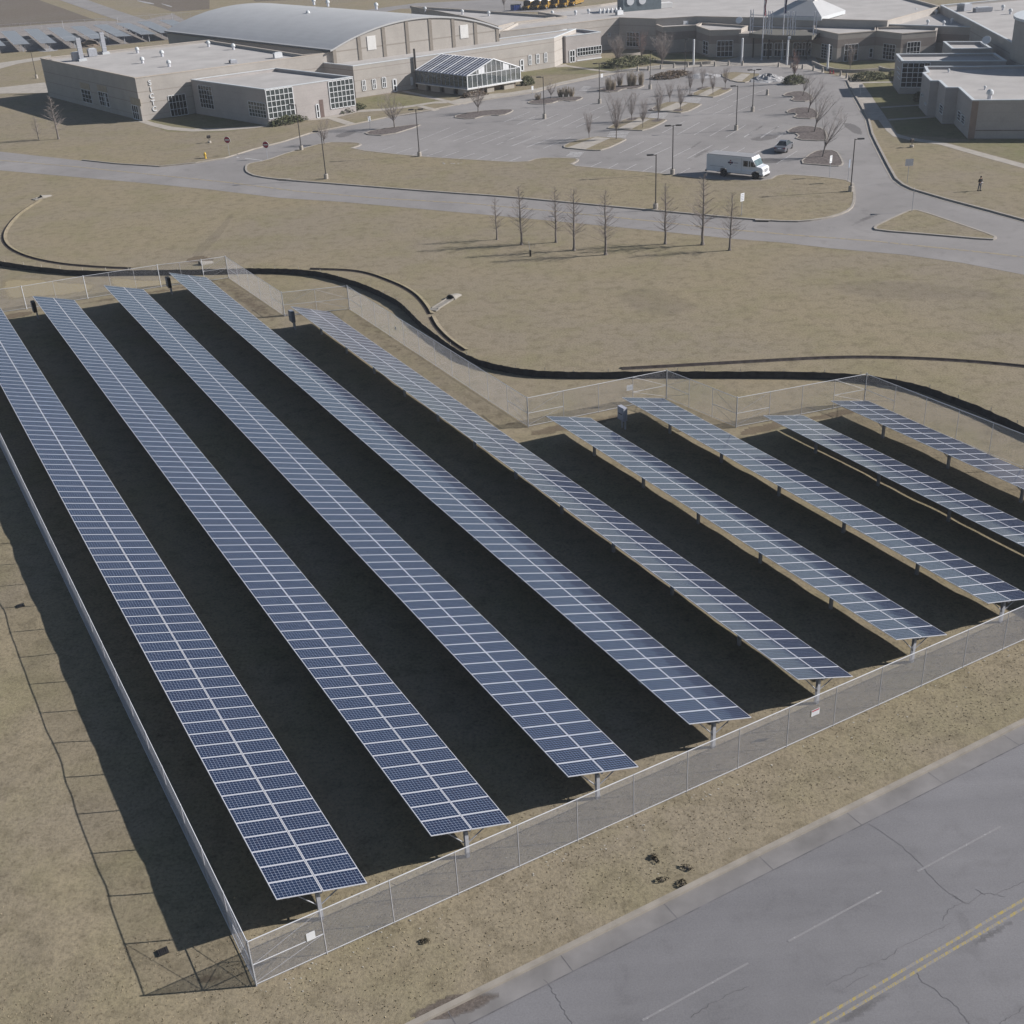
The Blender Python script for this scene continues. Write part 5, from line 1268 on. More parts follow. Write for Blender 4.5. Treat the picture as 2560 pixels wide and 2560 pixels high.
def shrub(name, label, base, rx, ry, h, mat, rz=0, n=900, leaf=.10, group=None, cat='shrub', world=None):
    random.seed(hash(label) % 1000 if False else sum(map(ord, label)))
    p_ = G(*base); t = thing(name, label, cat, (p_.x, p_.y, 0), rz, group); F = MB(); S = MB()
    for k in range(n):
        a = random.uniform(0, 2*pi); e = math.asin(random.uniform(0, 1)); q = random.uniform(.55, 1.0)**.5; lump = 1+.14*sin(a*3+1)+.1*sin(a*7+e*5)
        c = Vector((rx*cos(a)*cos(e)*q*lump, ry*sin(a)*cos(e)*q*lump, .08+h*sin(e)*q*(1+.1*sin(a*5))))
        u = Vector((random.gauss(0,1), random.gauss(0,1), random.gauss(0,1))).normalized(); w = u.orthogonal().normalized(); s = leaf*random.uniform(.6, 1.5)
        F.face([c-u*s-w*s*.5, c+u*s-w*s*.5, c+u*s+w*s*.5, c-u*s+w*s*.5], mat)
    F.build('foliage', t)
    for k in range(7):
        a = random.uniform(0, 2*pi); S.tube((0,0,0), (rx*.6*cos(a), ry*.6*sin(a), h*.6), .03, .012, BARK, 4, False)
    S.build('stems', t); return t
def hedge_rz(p, q): a, b_ = Vector(G2(*p)), Vector(G2(*q)); d = b_-a; return atan2(d.y, d.x), d.length
rz, L = hedge_rz((672,320), (766,303)); shrub('hedge', 'dark clipped hedge under the annexe corner window', (718,310), L/2, 1.0, 1.35, LEAFG, rz, 1500)
rz, L = hedge_rz((842,287), (912,271)); shrub('hedge', 'dark clipped hedge under the second annexe window', (878,279), L/2, 1.0, 1.3, LEAFG, rz, 1300)
shrub('round_shrub', 'round green shrub beside the right end of the greenhouse', (1318,212), 1.35, 1.2, 1.6, LEAFG, 0, 900)
shrub('evergreen_shrub', 'mass of evergreen shrubs by the courtyard path', Z3([(855,455)])[0], 6.0, 1.9, 1.9, LEAFG, .35, 1900, .13)
shrub('oval_hedge', 'oval brown clipped hedge on an island near the entrance', Z3([(1150,535)])[0], 4.6, 1.9, 1.15, LEAFB, .45, 1700)
shrub('round_shrub', 'round green bush at the base of the reddish tree', Z4([(345,578)])[0], 2.3, 1.4, 1.5, LEAFG, 0, 1300)
shrub('hedge', 'wide green clipped hedge right of the bollards', Z4([(855,553)])[0], 3.6, 1.4, 1.45, LEAFG, 0, 1700)
shrub('round_shrub', 'dark shrub in the shade beside the gridded tower', Z4([(1022,540)])[0], .8, .8, 1.3, LEAFG, 0, 400)
shrub('round_shrub', 'dark shrub against the corner of the right-hand block', Z4([(1198,700)])[0], .8, .9, 1.5, LEAFG, 0, 400)
shrub('low_shrub', 'low shrub in front of the greenhouse slab', Z2([(1500,668)])[0], 2.6, .8, .9, LEAFB, .4, 700)
def reeds(u, v, h, r, label):
    p_ = G(u, v); t = thing('straw_grass_tuft', label, 'ornamental grass', (p_.x, p_.y, 0), 0, 'tufts of straw coloured ornamental grass'); F = MB()
    for k in range(260):
        a = random.uniform(0, 2*pi); q = r*random.random()**.5*.5; c = Vector((q*cos(a), q*sin(a), 0)); e = c*2.2+Vector((random.uniform(-.1,.1), random.uniform(-.1,.1), h*random.uniform(.6,1.05))); w = Vector((-sin(a), cos(a), 0))*.022
        F.face([c-w, c+w, e+w*.3, e-w*.3], REED)
    F.build('blades', t); P = MB()
    for k in range(40):
        a = random.uniform(0, 2*pi); c = Vector((r*.7*cos(a), r*.7*sin(a), h*random.uniform(.75, 1.1))); P.tube(c, c+Vector((.04*cos(a), .04*sin(a), .25)), .03, .01, REED, 4, False)
    P.build('plumes', t)
for i, (x, y, h, l) in enumerate(((235,690,.9,'dark low tuft at the left of the island by the greenhouse'),(390,668,1.3,'left of three tufts on the island by the greenhouse'),(428,668,1.5,'middle of three tufts on the island by the greenhouse'),(466,668,1.4,'right of three tufts on the island by the greenhouse'),
        (720,625,2.2,'tall tuft at the left end of the courtyard island'),(752,622,1.7,'shorter tuft beside the tall left tuft of the courtyard island'),(868,596,2.4,'tall tuft left of the pair at the right of the courtyard island'),(895,594,2.0,'tuft between the two tall ones on the courtyard island'),(945,590,2.2,'tall tuft at the right end of the courtyard island'),(800,592,1.4,'tuft behind the pale tree of the courtyard island'))):
    u, v = Z3([(x, y)])[0]; reeds(u, v, h, .7, 'straw coloured ' + l)
# pale boulder heaps
def heap(u, v, rx, ry, h, label):
    p_ = G(u, v); random.seed(int(u)); mb = MB(); R, K = 9, 22
    ring = []
    for j in range(R+1):
        f = j/R; ring.append([Vector((p_.x+rx*f*cos(2*pi*k/K)*random.uniform(.85,1.15), p_.y+ry*f*sin(2*pi*k/K)*random.uniform(.85,1.15), max(0, h*(1-f**1.6)*random.uniform(.7,1.2)))) for k in range(K)])
    for j in range(R):
        for k in range(K): mb.face([ring[j][k], ring[j+1][k], ring[j+1][(k+1) % K], ring[j][(k+1) % K]], SNOW)
    o = mb.build('snow_heap'); tag(o, label, 'snow heap', 'heaps of dirty snow in the car park')
heap(*Z3([(1370,528)])[0], 3.6, 2.6, .55, 'low dirty snow heap left of the islands near the entrance'); heap(*Z4([(160,552)])[0], 3.5, 3.2, 1.05, 'larger grey snow heap on the right near the entrance')

# ================================================================ LAMP POSTS, POLES, BOLLARDS, SIGNS
def lamp(base, top, heads, label, mat=DARKM, H=None):
    p_ = G(*base); h = H or hgt(top, base); t = thing('lamp_post', label, 'lamp post', (p_.x, p_.y, 0), 0, 'tall lamp posts round the car park')
    mb = MB(); mb.lathe([(.3,0),(.3,.72),(.26,.8)], CONC, 12); mb.build('concrete_base', t)
    mb = MB(); mb.tube((0,0,.8), (0,0,h), .075, .06, mat, 8); mb.tube((0,0,.8), (0,0,.95), .13, .1, mat, 8); mb.build('pole', t)
    for s in heads:
        mb = MB(); mb.tube((0,0,h-.12), (.35*s,0,h-.06), .04, None, mat, 5); mb.box((.72*s,0,h-.02), (.78,.34,.14), mat); o = mb.build('lamp_head', t)
        m2 = MB(); m2.box((.76*s,0,h-.10), (.5,.26,.03), WHITEM); l_ = m2.build('lamp_lens', o)
for b_, tp, hd, l in (((816,449),(797,328),(-1,),'lamp post at the loop road kerb, leftmost in front of the verge'), ((754,377),(736,261),(-1,),'lamp post at the drive kerb in front of the annexe'), ((1049,393),(1039,273),(1,-1),'lamp post with two heads at the lawn edge near the greenhouse'),
    ((1639,525),(1640,386),(-1,),'lamp post on the road kerb behind the slim conifers'), ((1681,438),(1681,313),(1,-1),'lamp post at the lawn edge just left of the white van'), ((2126,481),(2136,347),(1,),'lamp post at the rounded lawn corner right of the van'),
    ((1840,326),(1840,214),(-1,),'lamp post in the middle of the car park right half'), ((1881,279),(1882,174),(1,-1),'lamp post in the car park nearest the entrance'), ((1361,297),(1355,192),(-1,),'lamp post in the car park in front of the wing doors'),
    ((1499,259),(1498,158),(1,-1),'lamp post with two heads beside the grass tufts'), ((1625,223),(1628,127),(1,),'lamp post between the grass tufts and the oval hedge'), ((1712,185),(1715,97),(1,),'lamp post right of the oval hedge near the entrance')):
    lamp(b_, tp, hd, l)
lamp((92,196), (82,128), (-1,), 'thin lamp post left of the lettered school block'); 
random.seed(5)
bo = thing('bollard', 'tapered bollard', 'bollard'); mb = MB(); mb.lathe([(.3,0),(.3,.06),(.22,.12),(.17,.85),(.13,.93)], CONC, 10); mb.build('bollard_shaft', bo)
mb = MB(); mb.lathe([(.155,.80),(.165,.82),(.155,.86)], GUTTER, 10); mb.build('bollard_band', bo)
bl_ = sorted([(1594,178),(1621,176)]+[(x, y-1) for x, y in ((1652,174),(1685,171),(1719,169),(1752,168),(1787,167),(1821,165),(1856,165),(1946,169),(1978,171),(2006,174),(2033,178),(2056,182),(2101,191),(2116,197),(2122,202))])
for i, (u, v) in enumerate(bl_):
    l = '%s concrete bollard from the left along the entrance kerb' % ORD[i]; p_ = G(u, v)
    if i == 0: bo.location = p_; bo['label'] = l; bo['group'] = 'tapered concrete bollards along the entrance kerb'
    else: dup(bo, p_, 0, None, l)
dup(bo, G(1918, 238), 0, (1.2,1.2,1.1), 'single stout bollard standing alone in the car park', group='lone car park bollard')
# tall white posts and flagpoles
for b_, tp, l, gl_ in (((1733.5,162),(1734,100),'leftmost white post, beyond the bollards', 0), ((1854,161),(1854,97),'white post in front of the entrance bay window', 0), ((1967,162),(1968,101),'white post with a floodlight left of the reddish tree', 1), ((2068,176),(2069,113),'rightmost white post, in front of the long low wall', 0)):
    p_ = G(*b_); h = hgt(tp, b_); t = thing('banner_post', 'tall plain '+l, 'post', (p_.x, p_.y, 0), 0, 'tall white posts round the forecourt'); mb = MB(); mb.tube((0,0,0), (0,0,h), .2, .19, WHITEM, 10); mb.build('post_shaft', t)
    mb = MB(); mb.lathe([(.21,h),(.21,h+.05),(.1,h+.14)], WHITEM, 10); mb.build('post_cap', t)
    if gl_: mb = MB(); mb.box((.2,0,h+.5), (.5,.35,.4), WHITEM); mb.tube((0,0,h), (0.1,0,h+.4), .05, None, ALU); mb.build('floodlight', t)
def flagpole(base, label, cols, fz, fl):
    p_ = G(*base); t = thing('flagpole', label, 'flagpole', (p_.x, p_.y, 0)); mb = MB(); mb.tube((0,0,0), (0,0,15), .11, .07, ALU, 10); mb.tube((0,0,0), (0,0,.15), .25, .2, ALU, 10); mb.build('pole', t)
    mb = MB(); mb.lathe([(.02,15),(.12,15.08),(.12,15.2),(.02,15.3)], ALU, 8); mb.build('finial', t)
    F = MB(); n = 18; W_ = .75
    for k in range(n):
        z0, z1 = fz-fl*k/n, fz-fl*(k+1)/n
        for q in range(4):
            def fx(q, z): return (.1+W_*q/4*(.55+.2*sin(z*1.1)), .13*sin(q*1.9+z*.9), z)
            F.face([fx(q,z0), fx(q+1,z0), fx(q+1,z1), fx(q,z1)], cols(k, q, n))
    F.build('flag', t)
flagpole((1904,150), 'left flagpole with a drooping red and white striped flag', lambda k, q, n: FLAGB if (k < 4 and q < 3) else (FLAGR if (q+k//3) % 2 else FLAGW), 12.6, 4.2)
flagpole((1954,150), 'right flagpole with a drooping dark navy flag', lambda k, q, n: FLAGB, 13.0, 4.2)
# signs
def sign(base, top, w, h, label, shape='rect', face=WHITEM, back=ALU, rz=0, facing=1, lines=0, text=None):
    p_ = G(*base); H = hgt(top, base); t = thing('road_sign', label, 'sign', (p_.x, p_.y, 0), rz)
    mb = MB(); mb.tube((0,.03,0), (0,.03,H+h*.3), .032, None, GALV, 6); mb.build('post', t)
    mb = MB()
    if shape == 'rect': P = [(-w/2,-h/2),(w/2,-h/2),(w/2,h/2),(-w/2,h/2)]
    elif shape == 'disc': P = [(w/2*cos(2*pi*k/24), w/2*sin(2*pi*k/24)) for k in range(24)]
    elif shape == 'diamond': P = [(0,-h/2),(w/2,0),(0,h/2),(-w/2,0)]
    elif shape == 'yield': P = [(0,-h/2),(w/2,h/2),(-w/2,h/2)]
    f = [(x, 0, H+y) for x, y in P]; b_ = [(x, .02, H+y) for x, y in P]
    mb.face(f, face); mb.face(b_[::-1], back)
    for i in range(len(P)): j = (i+1) % len(P); mb.face([f[j], f[i], b_[i], b_[j]], back)
    pl = mb.build('sign_plate', t)
    if shape == 'disc':
        m2 = MB(); m2.box((0,-.008,H), (w*.74,.012,h*.17), WHITEM); m2.build('white_bar', t)
        m3 = MB(); m3.lathe([(w/2,0),(w/2+.04,0),(w/2+.04,.03)], OFFW, 24); o = m3.build('white_rim', t); o.location = (0,.012,H); o.rotation_euler = (-pi/2,0,0)
    if shape == 'yield': m2 = MB(); m2.face([(0,-.006,H-h*.26),(w*.27,-.006,H+h*.32),(-w*.27,-.006,H+h*.32)], WHITEM); m2.build('yield_field', t)
    if lines:
        m2 = MB()
        for k in range(lines): m2.box((0,-.006,H+h*(.3-.6*k/max(1,lines-1))), (w*.6,.006,h*.09), GREYT)
        m2.build('sign_text', t)
sign((574,391),(566,350),.95,.95,'round red no entry sign with a white bar, on the lawn by the hydrant','disc',RED,rz=-.3); sign((669,398),(663,362),.95,.95,'round red no entry sign with a white bar, at the corner of the drive','disc',RED,rz=-.3)
sign((1854,541),(1853,493),.6,.95,'white upright rectangular sign between the rightmost conifer and the road kerb',lines=4,rz=.6); sign((2074,445),(2077,398),.5,.95,'narrow white sign on a post by the nearest right-hand mulch island',rz=.7,lines=2)
sign((2120,457),(2121,409),.5,1.0,'back of a blue grey sign beside the rounded lawn corner',face=STEELB,back=STEELB,rz=.9); sign((2268,457),(2269,406),1.0,.85,'grey back of a square sign on the lawn near the walking person',face=ALU)
sign((2280,530),(2281,478),.75,.68,'small yield sign on the tip of the traffic triangle','yield',RED,rz=1.25); sign((926,325),(925,297),.5,.8,'small white sign on the mulch island in front of the annexe',lines=3,rz=.6)
sign((1505,203),(1505,189),.5,.7,'small pale sign at the left end of the courtyard island',rz=.6); sign((1332,240),(1332,220),.45,.7,'small pale sign in front of the round shrub by the greenhouse',rz=.6); sign((2150,243),(2153,215),.6,.5,'small grey sign on the pavement beside the gridded tower',face=ALU)
# hydrant, ground floodlights, ground boxes, marker
p_ = G(514,396); t = thing('fire_hydrant', 'yellow fire hydrant on the school lawn', 'hydrant', (p_.x,p_.y,0)); mb = MB(); mb.lathe([(.2,0),(.2,.08),(.14,.1),(.14,.62),(.19,.64),(.19,.7),(.15,.74),(.1,.9),(.03,.96)], HYD, 14); mb.build('barrel', t)
for a in (0, pi/2, pi): mb = MB(); mb.tube((.12*cos(a),.12*sin(a),.5),(.25*cos(a),.25*sin(a),.5),.07,.07,HYD,8); mb.build('nozzle', t)
for u, v, l in ((524,357,'ground floodlight on the lawn facing the lettered wall'), (2279,368,'ground floodlight on the right-hand lawn facing the shaded block')):
    p_ = G(u, v); t = thing('ground_floodlight', l, 'floodlight', (p_.x,p_.y,0), .6); mb = MB(); mb.lathe([(.3,0),(.3,.25),(.25,.3)], CONC, 10); mb.build('concrete_base', t)
    mb = MB(); mb.tube((0,0,.3),(0,0,.75),.05,None,DARKM); mb.build('stem', t); mb = MB(); mb.box((0,.05,.95),(.55,.3,.4),DARKM, M=Matrix.Rotation(.5,3,'X')); mb.build('lamp_head', t)
for u, v, l in ((407,2381,'black box lid in the grass near the front fence corner'), (52,1517,'black box lid in the grass at the left edge by the fence shadow')):
    p_ = G(u, v); t = thing('utility_box', l, 'box lid', (p_.x,p_.y,max(0, hfun(p_.x, p_.y))+.015), RZ); mb = MB(); mb.box((0,0,.03),(.45,.34,.06),BLACKP); mb.build('box_lid', t); mb = MB(); [mb.box((x,0,.07),(.04,.3,.025),DARKM) for x in (-.15,-.07,0,.07,.15)]; mb.build('lid_ribs', t)
p_ = G(1326,641); t = thing('marker_post', 'low dark post under the slim conifers', 'marker', (p_.x,p_.y,0)); mb = MB(); mb.box((0,0,.35),(.2,.2,.7),DARKM); mb.build('post', t); mb = MB(); mb.tube((-.05,0,.7),(-.12,0,1.7),.02,None,GALV); mb.build('whip', t)
DRAINC = plain('weathered_drain_concrete', (.215, .20, .18), .9, var=.2)
def culvert(u, v, rz, label, r=.42, chan=0):
    p_ = G(u, v); t = thing('culvert_pipe', label, 'culvert', (p_.x,p_.y,0), rz)
    mb = MB(); n = 14
    for k in range(n):
        a0, a1 = pi*k/n, pi*(k+1)/n
        for (x0, x1, q) in ((-.3, 1.2, r+.08),): mb.face([(x0,q*cos(a0),q*sin(a0)),(x1,q*cos(a0),.3*q*sin(a0)),(x1,q*cos(a1),.3*q*sin(a1)),(x0,q*cos(a1),q*sin(a1))], DRAINC)
        mb.face([(-.3,(r+.08)*cos(a0),(r+.08)*sin(a0)),(-.3,(r+.08)*cos(a1),(r+.08)*sin(a1)),(-.32,r*cos(a1),r*sin(a1)),(-.32,r*cos(a0),r*sin(a0))], DRAINC)
    mb.build('pipe_end', t); mb = MB(); mb.face([(-.28,r*cos(pi*k/n),r*sin(pi*k/n)) for k in range(n+1)], BLACKP); mb.build('pipe_mouth', t)
    if chan:
        mb = MB(); mb.box((-.3-chan/2,0,.03),(chan,.6,.06),DRAINC); mb.box((-.3-chan/2,.34,.08),(chan,.10,.16),DRAINC); mb.box((-.3-chan/2,-.34,.08),(chan,.10,.16),DRAINC); mb.box((-.5-chan,0,.05),(.7,.95,.1),DRAINC); mb.build('flume', t)
cA_, cB_ = Vector(G2(1130,746)), Vector(G2(1078,779)); dcv = cA_-cB_
culvert(1130,746, atan2(dcv.y, dcv.x), 'concrete culvert pipe end with a long pale flume into the ditch', .42, dcv.length-1.0)
culvert(108,494, .9, 'small culvert pipe end at the head of the curved ditch on the left', .34, .7); culvert(506,661, .6, 'culvert pipe end just behind the far left fence corner', .38)
# ================================================================ VAN, CAR, SKIP, BUSES
def wheel(parent, x, y, r, w, rim=.58, name='wheel'):
    mb = MB(); mb.lathe([(r*.55,-w/2),(r*.92,-w/2),(r,-w/3),(r,w/3),(r*.92,w/2),(r*.55,w/2)], TYRE, 20); o = mb.build(name, parent); o.location = (x, y, r); o.rotation_euler = (pi/2, 0, 0)
    m2 = MB(); m2.lathe([(r*rim,-w/2+.02),(r*rim,w/2-.05),(r*.3,w/2-.02),(.04,w/2)], ALU, 14); q = m2.build('rim', o); 
    if y < 0: pass
    else: q.rotation_euler = (pi, 0, 0)
    return o
def profile_body(mb, prof, w, mat, taper=None):
    """side outline (x,z) extruded across y; taper(x,z) -> half width"""
    tp = taper or (lambda x, z: w/2)
    Lq = [(x, -tp(x,z), z) for x, z in prof]; Rq = [(x, tp(x,z), z) for x, z in prof]
    mb.face(Lq, mat); mb.face(Rq[::-1], mat)
    for i in range(len(prof)):
        j = (i+1) % len(prof); mb.face([Lq[j], Lq[i], Rq[i], Rq[j]], mat)
fw, rw = Vector(G2(1888,449)), Vector(G2(1809,441)); dv = (fw-rw); 
rzv = atan2(dv.y, dv.x); wb = dv.length
t = thing('step_van', 'white walk-in delivery van parked at the lawn edge of the car park', 'van', ((fw.x+rw.x)/2, (fw.y+rw.y)/2, 0), rzv)
van = t; o_y = 1.02   # wheels measured on the near side
s_ = wb/5.0; t.location = Vector(((fw.x+rw.x)/2, (fw.y+rw.y)/2, 0)) + Matrix.Rotation(rzv, 3, 'Z') @ Vector((0, 1.0, 0))
xf, xr = wb/2, -wb/2
VH = 2.82
mb = MB(); body = [(xr-2.5,.62),(xr-.55,.62),(xr-.5,.95),(xr-.28,1.12),(xr+.28,1.12),(xr+.5,.95),(xr+.55,.62),(xf-.55,.62),(xf-.48,.9),(xf-.22,1.05),(xf+.22,1.05),(xf+.48,.9),(xf+.55,.62),(xf+.95,.6),(xf+1.0,.85),(xf+.98,1.35),(xf+.75,1.55),(xf+.12,1.64),(xf-.36,2.40),(xf-.60,VH-.06),(xr-2.5,VH-.06)]
def vt(x, z): return 1.12 if x < xf-.1 else 1.0
profile_body(mb, body, 2.24, TRW, vt); mb.build('body', t)
mb = MB(); mb.box((xf/2+xr/2-1.5, 0, VH-.03), (wb+1.75, 2.2, .06), VANR); mb.build('roof_panel', t)
mb = MB(); mb.face([(xf+.10,-.96,1.68),(xf+.10,.96,1.68),(xf-.34,1.0,2.38),(xf-.34,-1.0,2.38)], WSH)
mb2 = [Vector(v)+Vector((.03,0,.02)) for v in mb.v]; mb.v = [tuple(v) for v in mb2]; mb.build('windscreen', t)
for sy in (-1, 1):
    y = 1.125*sy
    for x0, x1 in ((xf-1.75, xf-1.05), (xf-.98, xf-.72)):
        mb = MB(); mb.box(((x0+x1)/2, y, 1.95), (x1-x0, .02, .74), GLASS); w_ = mb.build('side_window', t); m2 = MB()
        for a in (x0, x1): m2.box((a, y, 1.95), (.05, .035, .82), WHITEM)
        for z in (1.56, 2.34): m2.box(((x0+x1)/2, y, z), (x1-x0, .034, .05), WHITEM)
        m2.build('window_frame', w_)
    mb = MB(); q = [(xf-.66, y, 1.62), (xf+.0, y*.98, 1.62), (xf-.30, y*.99, 2.2), (xf-.66, y, 2.2)]; mb.face(q if sy < 0 else q[::-1], GLASS); o = mb.build('quarter_window', t); o.location = (0, .012*sy, 0)
    mb = MB(); mb.box((xf-.2, 1.3*sy, 2.0), (.12, .2, .4), DARKM); mb.tube((xf-.2,1.12*sy,1.8),(xf-.2,1.3*sy,1.85),.025,None,DARKM); mb.build('mirror', t)
    mb = MB(); mb.lathe([(.13,0),(.12,.04)], OFFW, 12); o = mb.build('headlight', t); o.location = (xf+.99, .72*sy, 1.12); o.rotation_euler = (0, pi/2, 0)
mb = MB(); [mb.box((xf+1.0, 0, z), (.03, .9, .07), DARKM) for z in (.95,1.1,1.25)]; mb.build('grille', t)
mb = MB(); mb.box((xf+1.05, 0, .68), (.14, 2.1, .22), WHITEM); mb.box((xr-2.6, 0, .6), (.2, 2.2, .18), DARKM); mb.build('bumper', t)
mb = MB(); mb.box((0, 0, .5), (wb+2.6, 1.0, .2), DARKM); mb.build('chassis', t)
for x in (xf, xr):
    for y in (-1.0, 1.0): wheel(t, x, y*.98, .46, .28)
yl = -1.128
mb = MB()
for cx, cz, r, m_ in ((0,.26,.13,LOGOR),(.2,0,.2,LOGOB),(-.2,0,.2,LOGOB),(0,-.22,.12,LOGOB),(0,0,.15,LOGOR)):
    a = [(xf-3.55+cx-r*1.1, yl-.002*(m_ is LOGOR), 1.92+cz), (xf-3.55+cx, yl-.002*(m_ is LOGOR), 1.92+cz-r*.8), (xf-3.55+cx+r*1.1, yl-.002*(m_ is LOGOR), 1.92+cz), (xf-3.55+cx, yl-.002*(m_ is LOGOR), 1.92+cz+r*.8)]; mb.face(a, m_)
mb.build('logo', t)
mb = MB(); [mb.box((xf-2.98+.11*k, yl, 1.92), (.07, .006, .12), GREYT) for k in range(5)]; [mb.box((xf-3.1+.12*k, yl, 1.55), (.09, .005, .04), GREYT) for k in range(5)]; mb.build('side_lettering', t)
mb = MB(); mb.box((xf-2.0, yl, 1.7), (.03, .01, 2.0), GREYT); mb.box((xr-1.0, yl, 1.3), (2.0, .02, .05), GREYT); mb.build('body_seam', t)
# silver car
p0, p1 = Vector(G2(1947,389)), Vector(G2(1972,380)); 
t = thing('parked_car', 'silver saloon car parked alone behind the white van', 'car', (0,0,0), 0)
rzc = radians(63); t.rotation_euler = (0,0,rzc); cc = G(1950,383); t.location = (cc.x, cc.y, 0); t.location += Matrix.Rotation(rzc, 3, 'Z') @ Vector((2.0, 0, 0))
def ct(x, z):
    base = .88 if abs(x) < 1.7 else .88-.12*(abs(x)-1.7)/.7
    return base if z < .95 else base-.30*(z-.95)/.5
low = [(-2.38,.3),(-1.78,.3),(-1.72,.55),(-1.4,.68),(-1.08,.55),(-1.02,.25),(1.02,.25),(1.08,.55),(1.4,.68),(1.72,.55),(1.78,.3),(2.4,.3),(2.42,.62),(2.2,.76),(1.15,.95),(-1.7,.98),(-2.35,.93),(-2.42,.6)]
mb = MB(); profile_body(mb, low, 1.8, CARP, ct); mb.build('body', t)
mb = MB(); cab = [(1.1,.95),(.35,1.38),(-.15,1.46),(-.85,1.42),(-1.65,.98)]
secs = [cab]
def cw(x, z): return .80-.32*(z-.95)/.5
profile_body(mb, cab, 1.6, GLASS, cw); mb.build('glasshouse', t)
mb = MB(); rfp = [(.42,1.36),(-.15,1.475),(-.9,1.43)]
for (x0, z0), (x1, z1) in zip(rfp, rfp[1:]): mb.face([(x0,-cw(x0,z0)-.01,z0+.012),(x1,-cw(x1,z1)-.01,z1+.012),(x1,cw(x1,z1)+.01,z1+.012),(x0,cw(x0,z0)+.01,z0+.012)][::-1], CARP)
mb.build('roof_panel', t)
for sy in (-1, 1):
    mb = MB()
    for (x0, z0), (x1, z1) in (((1.12,.95),(.38,1.38)), ((.38,1.38),(-.15,1.47)), ((-.15,1.47),(-.88,1.43)), ((-.88,1.43),(-1.68,.98)), ((-.2,.97),(-.22,1.46))): mb.tube((x0,sy*(cw(x0,z0)+.01),z0),(x1,sy*(cw(x1,z1)+.01),z1),.04,None,CARP,5)
    mb.build('window_pillar', t)
    mb = MB(); mb.box((-2.37, .62*sy, .76), (.1, .36, .16), LOGOR); mb.build('tail_light', t)
    mb = MB(); mb.box((2.28, .6*sy, .66), (.2, .35, .12), OFFW); mb.build('headlight', t)
    mb = MB(); mb.box((.75, .98*sy, .98), (.12, .2, .13), CARP); mb.build('mirror', t)
    for x in (-1.4, 1.4): wheel(t, x, .80*sy, .31, .2, .7)
mb = MB(); mb.box((-2.41, 0, .72), (.02, .5, .13), WHITEM); mb.build('number_plate', t)
# blue skip and yellow buses at the back
p_ = G(1290,26); t = thing('waste_skip', 'blue waste skip at the back beside the yellow buses', 'skip', (p_.x,p_.y,0), .4); mb = MB(); mb.prism([(-1.1,-.9),(1.1,-.9),(1.3,.9),(-1.3,.9)],0.1,1.5,BLUE); mb.build('skip_body', t); mb = MB(); mb.box((0,0,1.55),(2.5,1.9,.1),BLACKP); mb.build('lid', t); mb = MB(); [mb.box((x,-.95,.8),(.1,.08,1.3),BLUE) for x in (-.9,-.3,.3,.9)]; mb.build('rib', t)
def make_bus():
    t = thing('school_bus', '', 'bus', (0,0,0), 0, 'row of yellow school buses with white roofs')
    mb = MB(); profile_body(mb, [(-5,.5),(3.6,.5),(3.6,2.1),(3.4,2.6),(-5,2.6)], 2.4, YELB); mb.build('body', t)
    mb = MB(); nA = 8
    for k in range(nA):
        a0, a1 = pi*k/nA, pi*(k+1)/nA
        mb.face([(-5,1.2*cos(a0),2.6+.5*sin(a0)),(3.4,1.2*cos(a0),2.6+.5*sin(a0)),(3.4,1.2*cos(a1),2.6+.5*sin(a1)),(-5,1.2*cos(a1),2.6+.5*sin(a1))][::-1], WHITEM)
    mb.face([(3.4,1.2*cos(pi*k/nA),2.6+.5*sin(pi*k/nA)) for k in range(nA+1)], DARKM); mb.build('roof', t)
    mb = MB(); profile_body(mb, [(3.6,.5),(5.3,.5),(5.35,1.1),(5.0,1.35),(3.6,1.5)], 2.0, YELB); h_ = mb.build('bonnet', t); m2 = MB(); m2.box((5.36,0,.8),(.08,1.7,.62),BLACKP); m2.box((4.6,0,1.46),(1.2,1.3,.05),BLACKP); m2.build('grille', h_)
    mb = MB(); mb.box((3.58,0,2.1),(.24,2.25,1.15),GLASS); mb.build('windscreen', t)
    mb = MB(); [mb.box((-4.5+.95*k, s*1.21, 2.15),(.75,.02,.6),GLASS) for k in range(8) for s in (-1,1)]; mb.build('side_windows', t)
    mb = MB(); [mb.box((-.7,s*1.21,z),(8.4,.02,.07),BLACKP) for s in (-1,1) for z in (1.0,1.5)]; mb.build('side_rails', t)
    mb = MB(); mb.box((5.4,0,.55),(.14,2.3,.25),BLACKP); mb.build('bumper', t)
    for s in (-1, 1):
        wheel(t, 4.3, s*.95, .48, .26); wheel(t, -2.6, s*1.0, .48, .3)
        mb = MB(); mb.tube((5.0,s*1.0,1.3),(5.2,s*1.5,1.9),.03,None,BLACKP); mb.box((5.2,s*1.5,2.0),(.08,.25,.4),BLACKP); mb.build('mirror', t)
    return t
busl = ['leftmost yellow school bus, next to the blue skip', 'second yellow school bus from the left', 'third yellow school bus from the left, its bonnet brightest', 'fourth yellow school bus from the left', 'fifth yellow school bus from the left', 'rightmost yellow school bus, by the dark wall']
bp = make_bus(); _bf = G(1311,27)-G(1362,10); bus_rz = atan2(_bf.y, _bf.x)
for i, (u, v) in enumerate(((1311,27),(1335,26),(1355,25),(1380,22),(1403,20),(1424,17))):
    p_ = G(u, v); q = Vector((p_.x, p_.y, 0)) - Matrix.Rotation(bus_rz, 3, 'Z') @ Vector((5.4,0,0))
    if i == 0: bp.location = q; bp.rotation_euler = (0,0,bus_rz); bp.scale = (.9,.9,.85); bp['label'] = busl[0]
    else: dup(bp, q, bus_rz, (.9,.9,.85), busl[i])
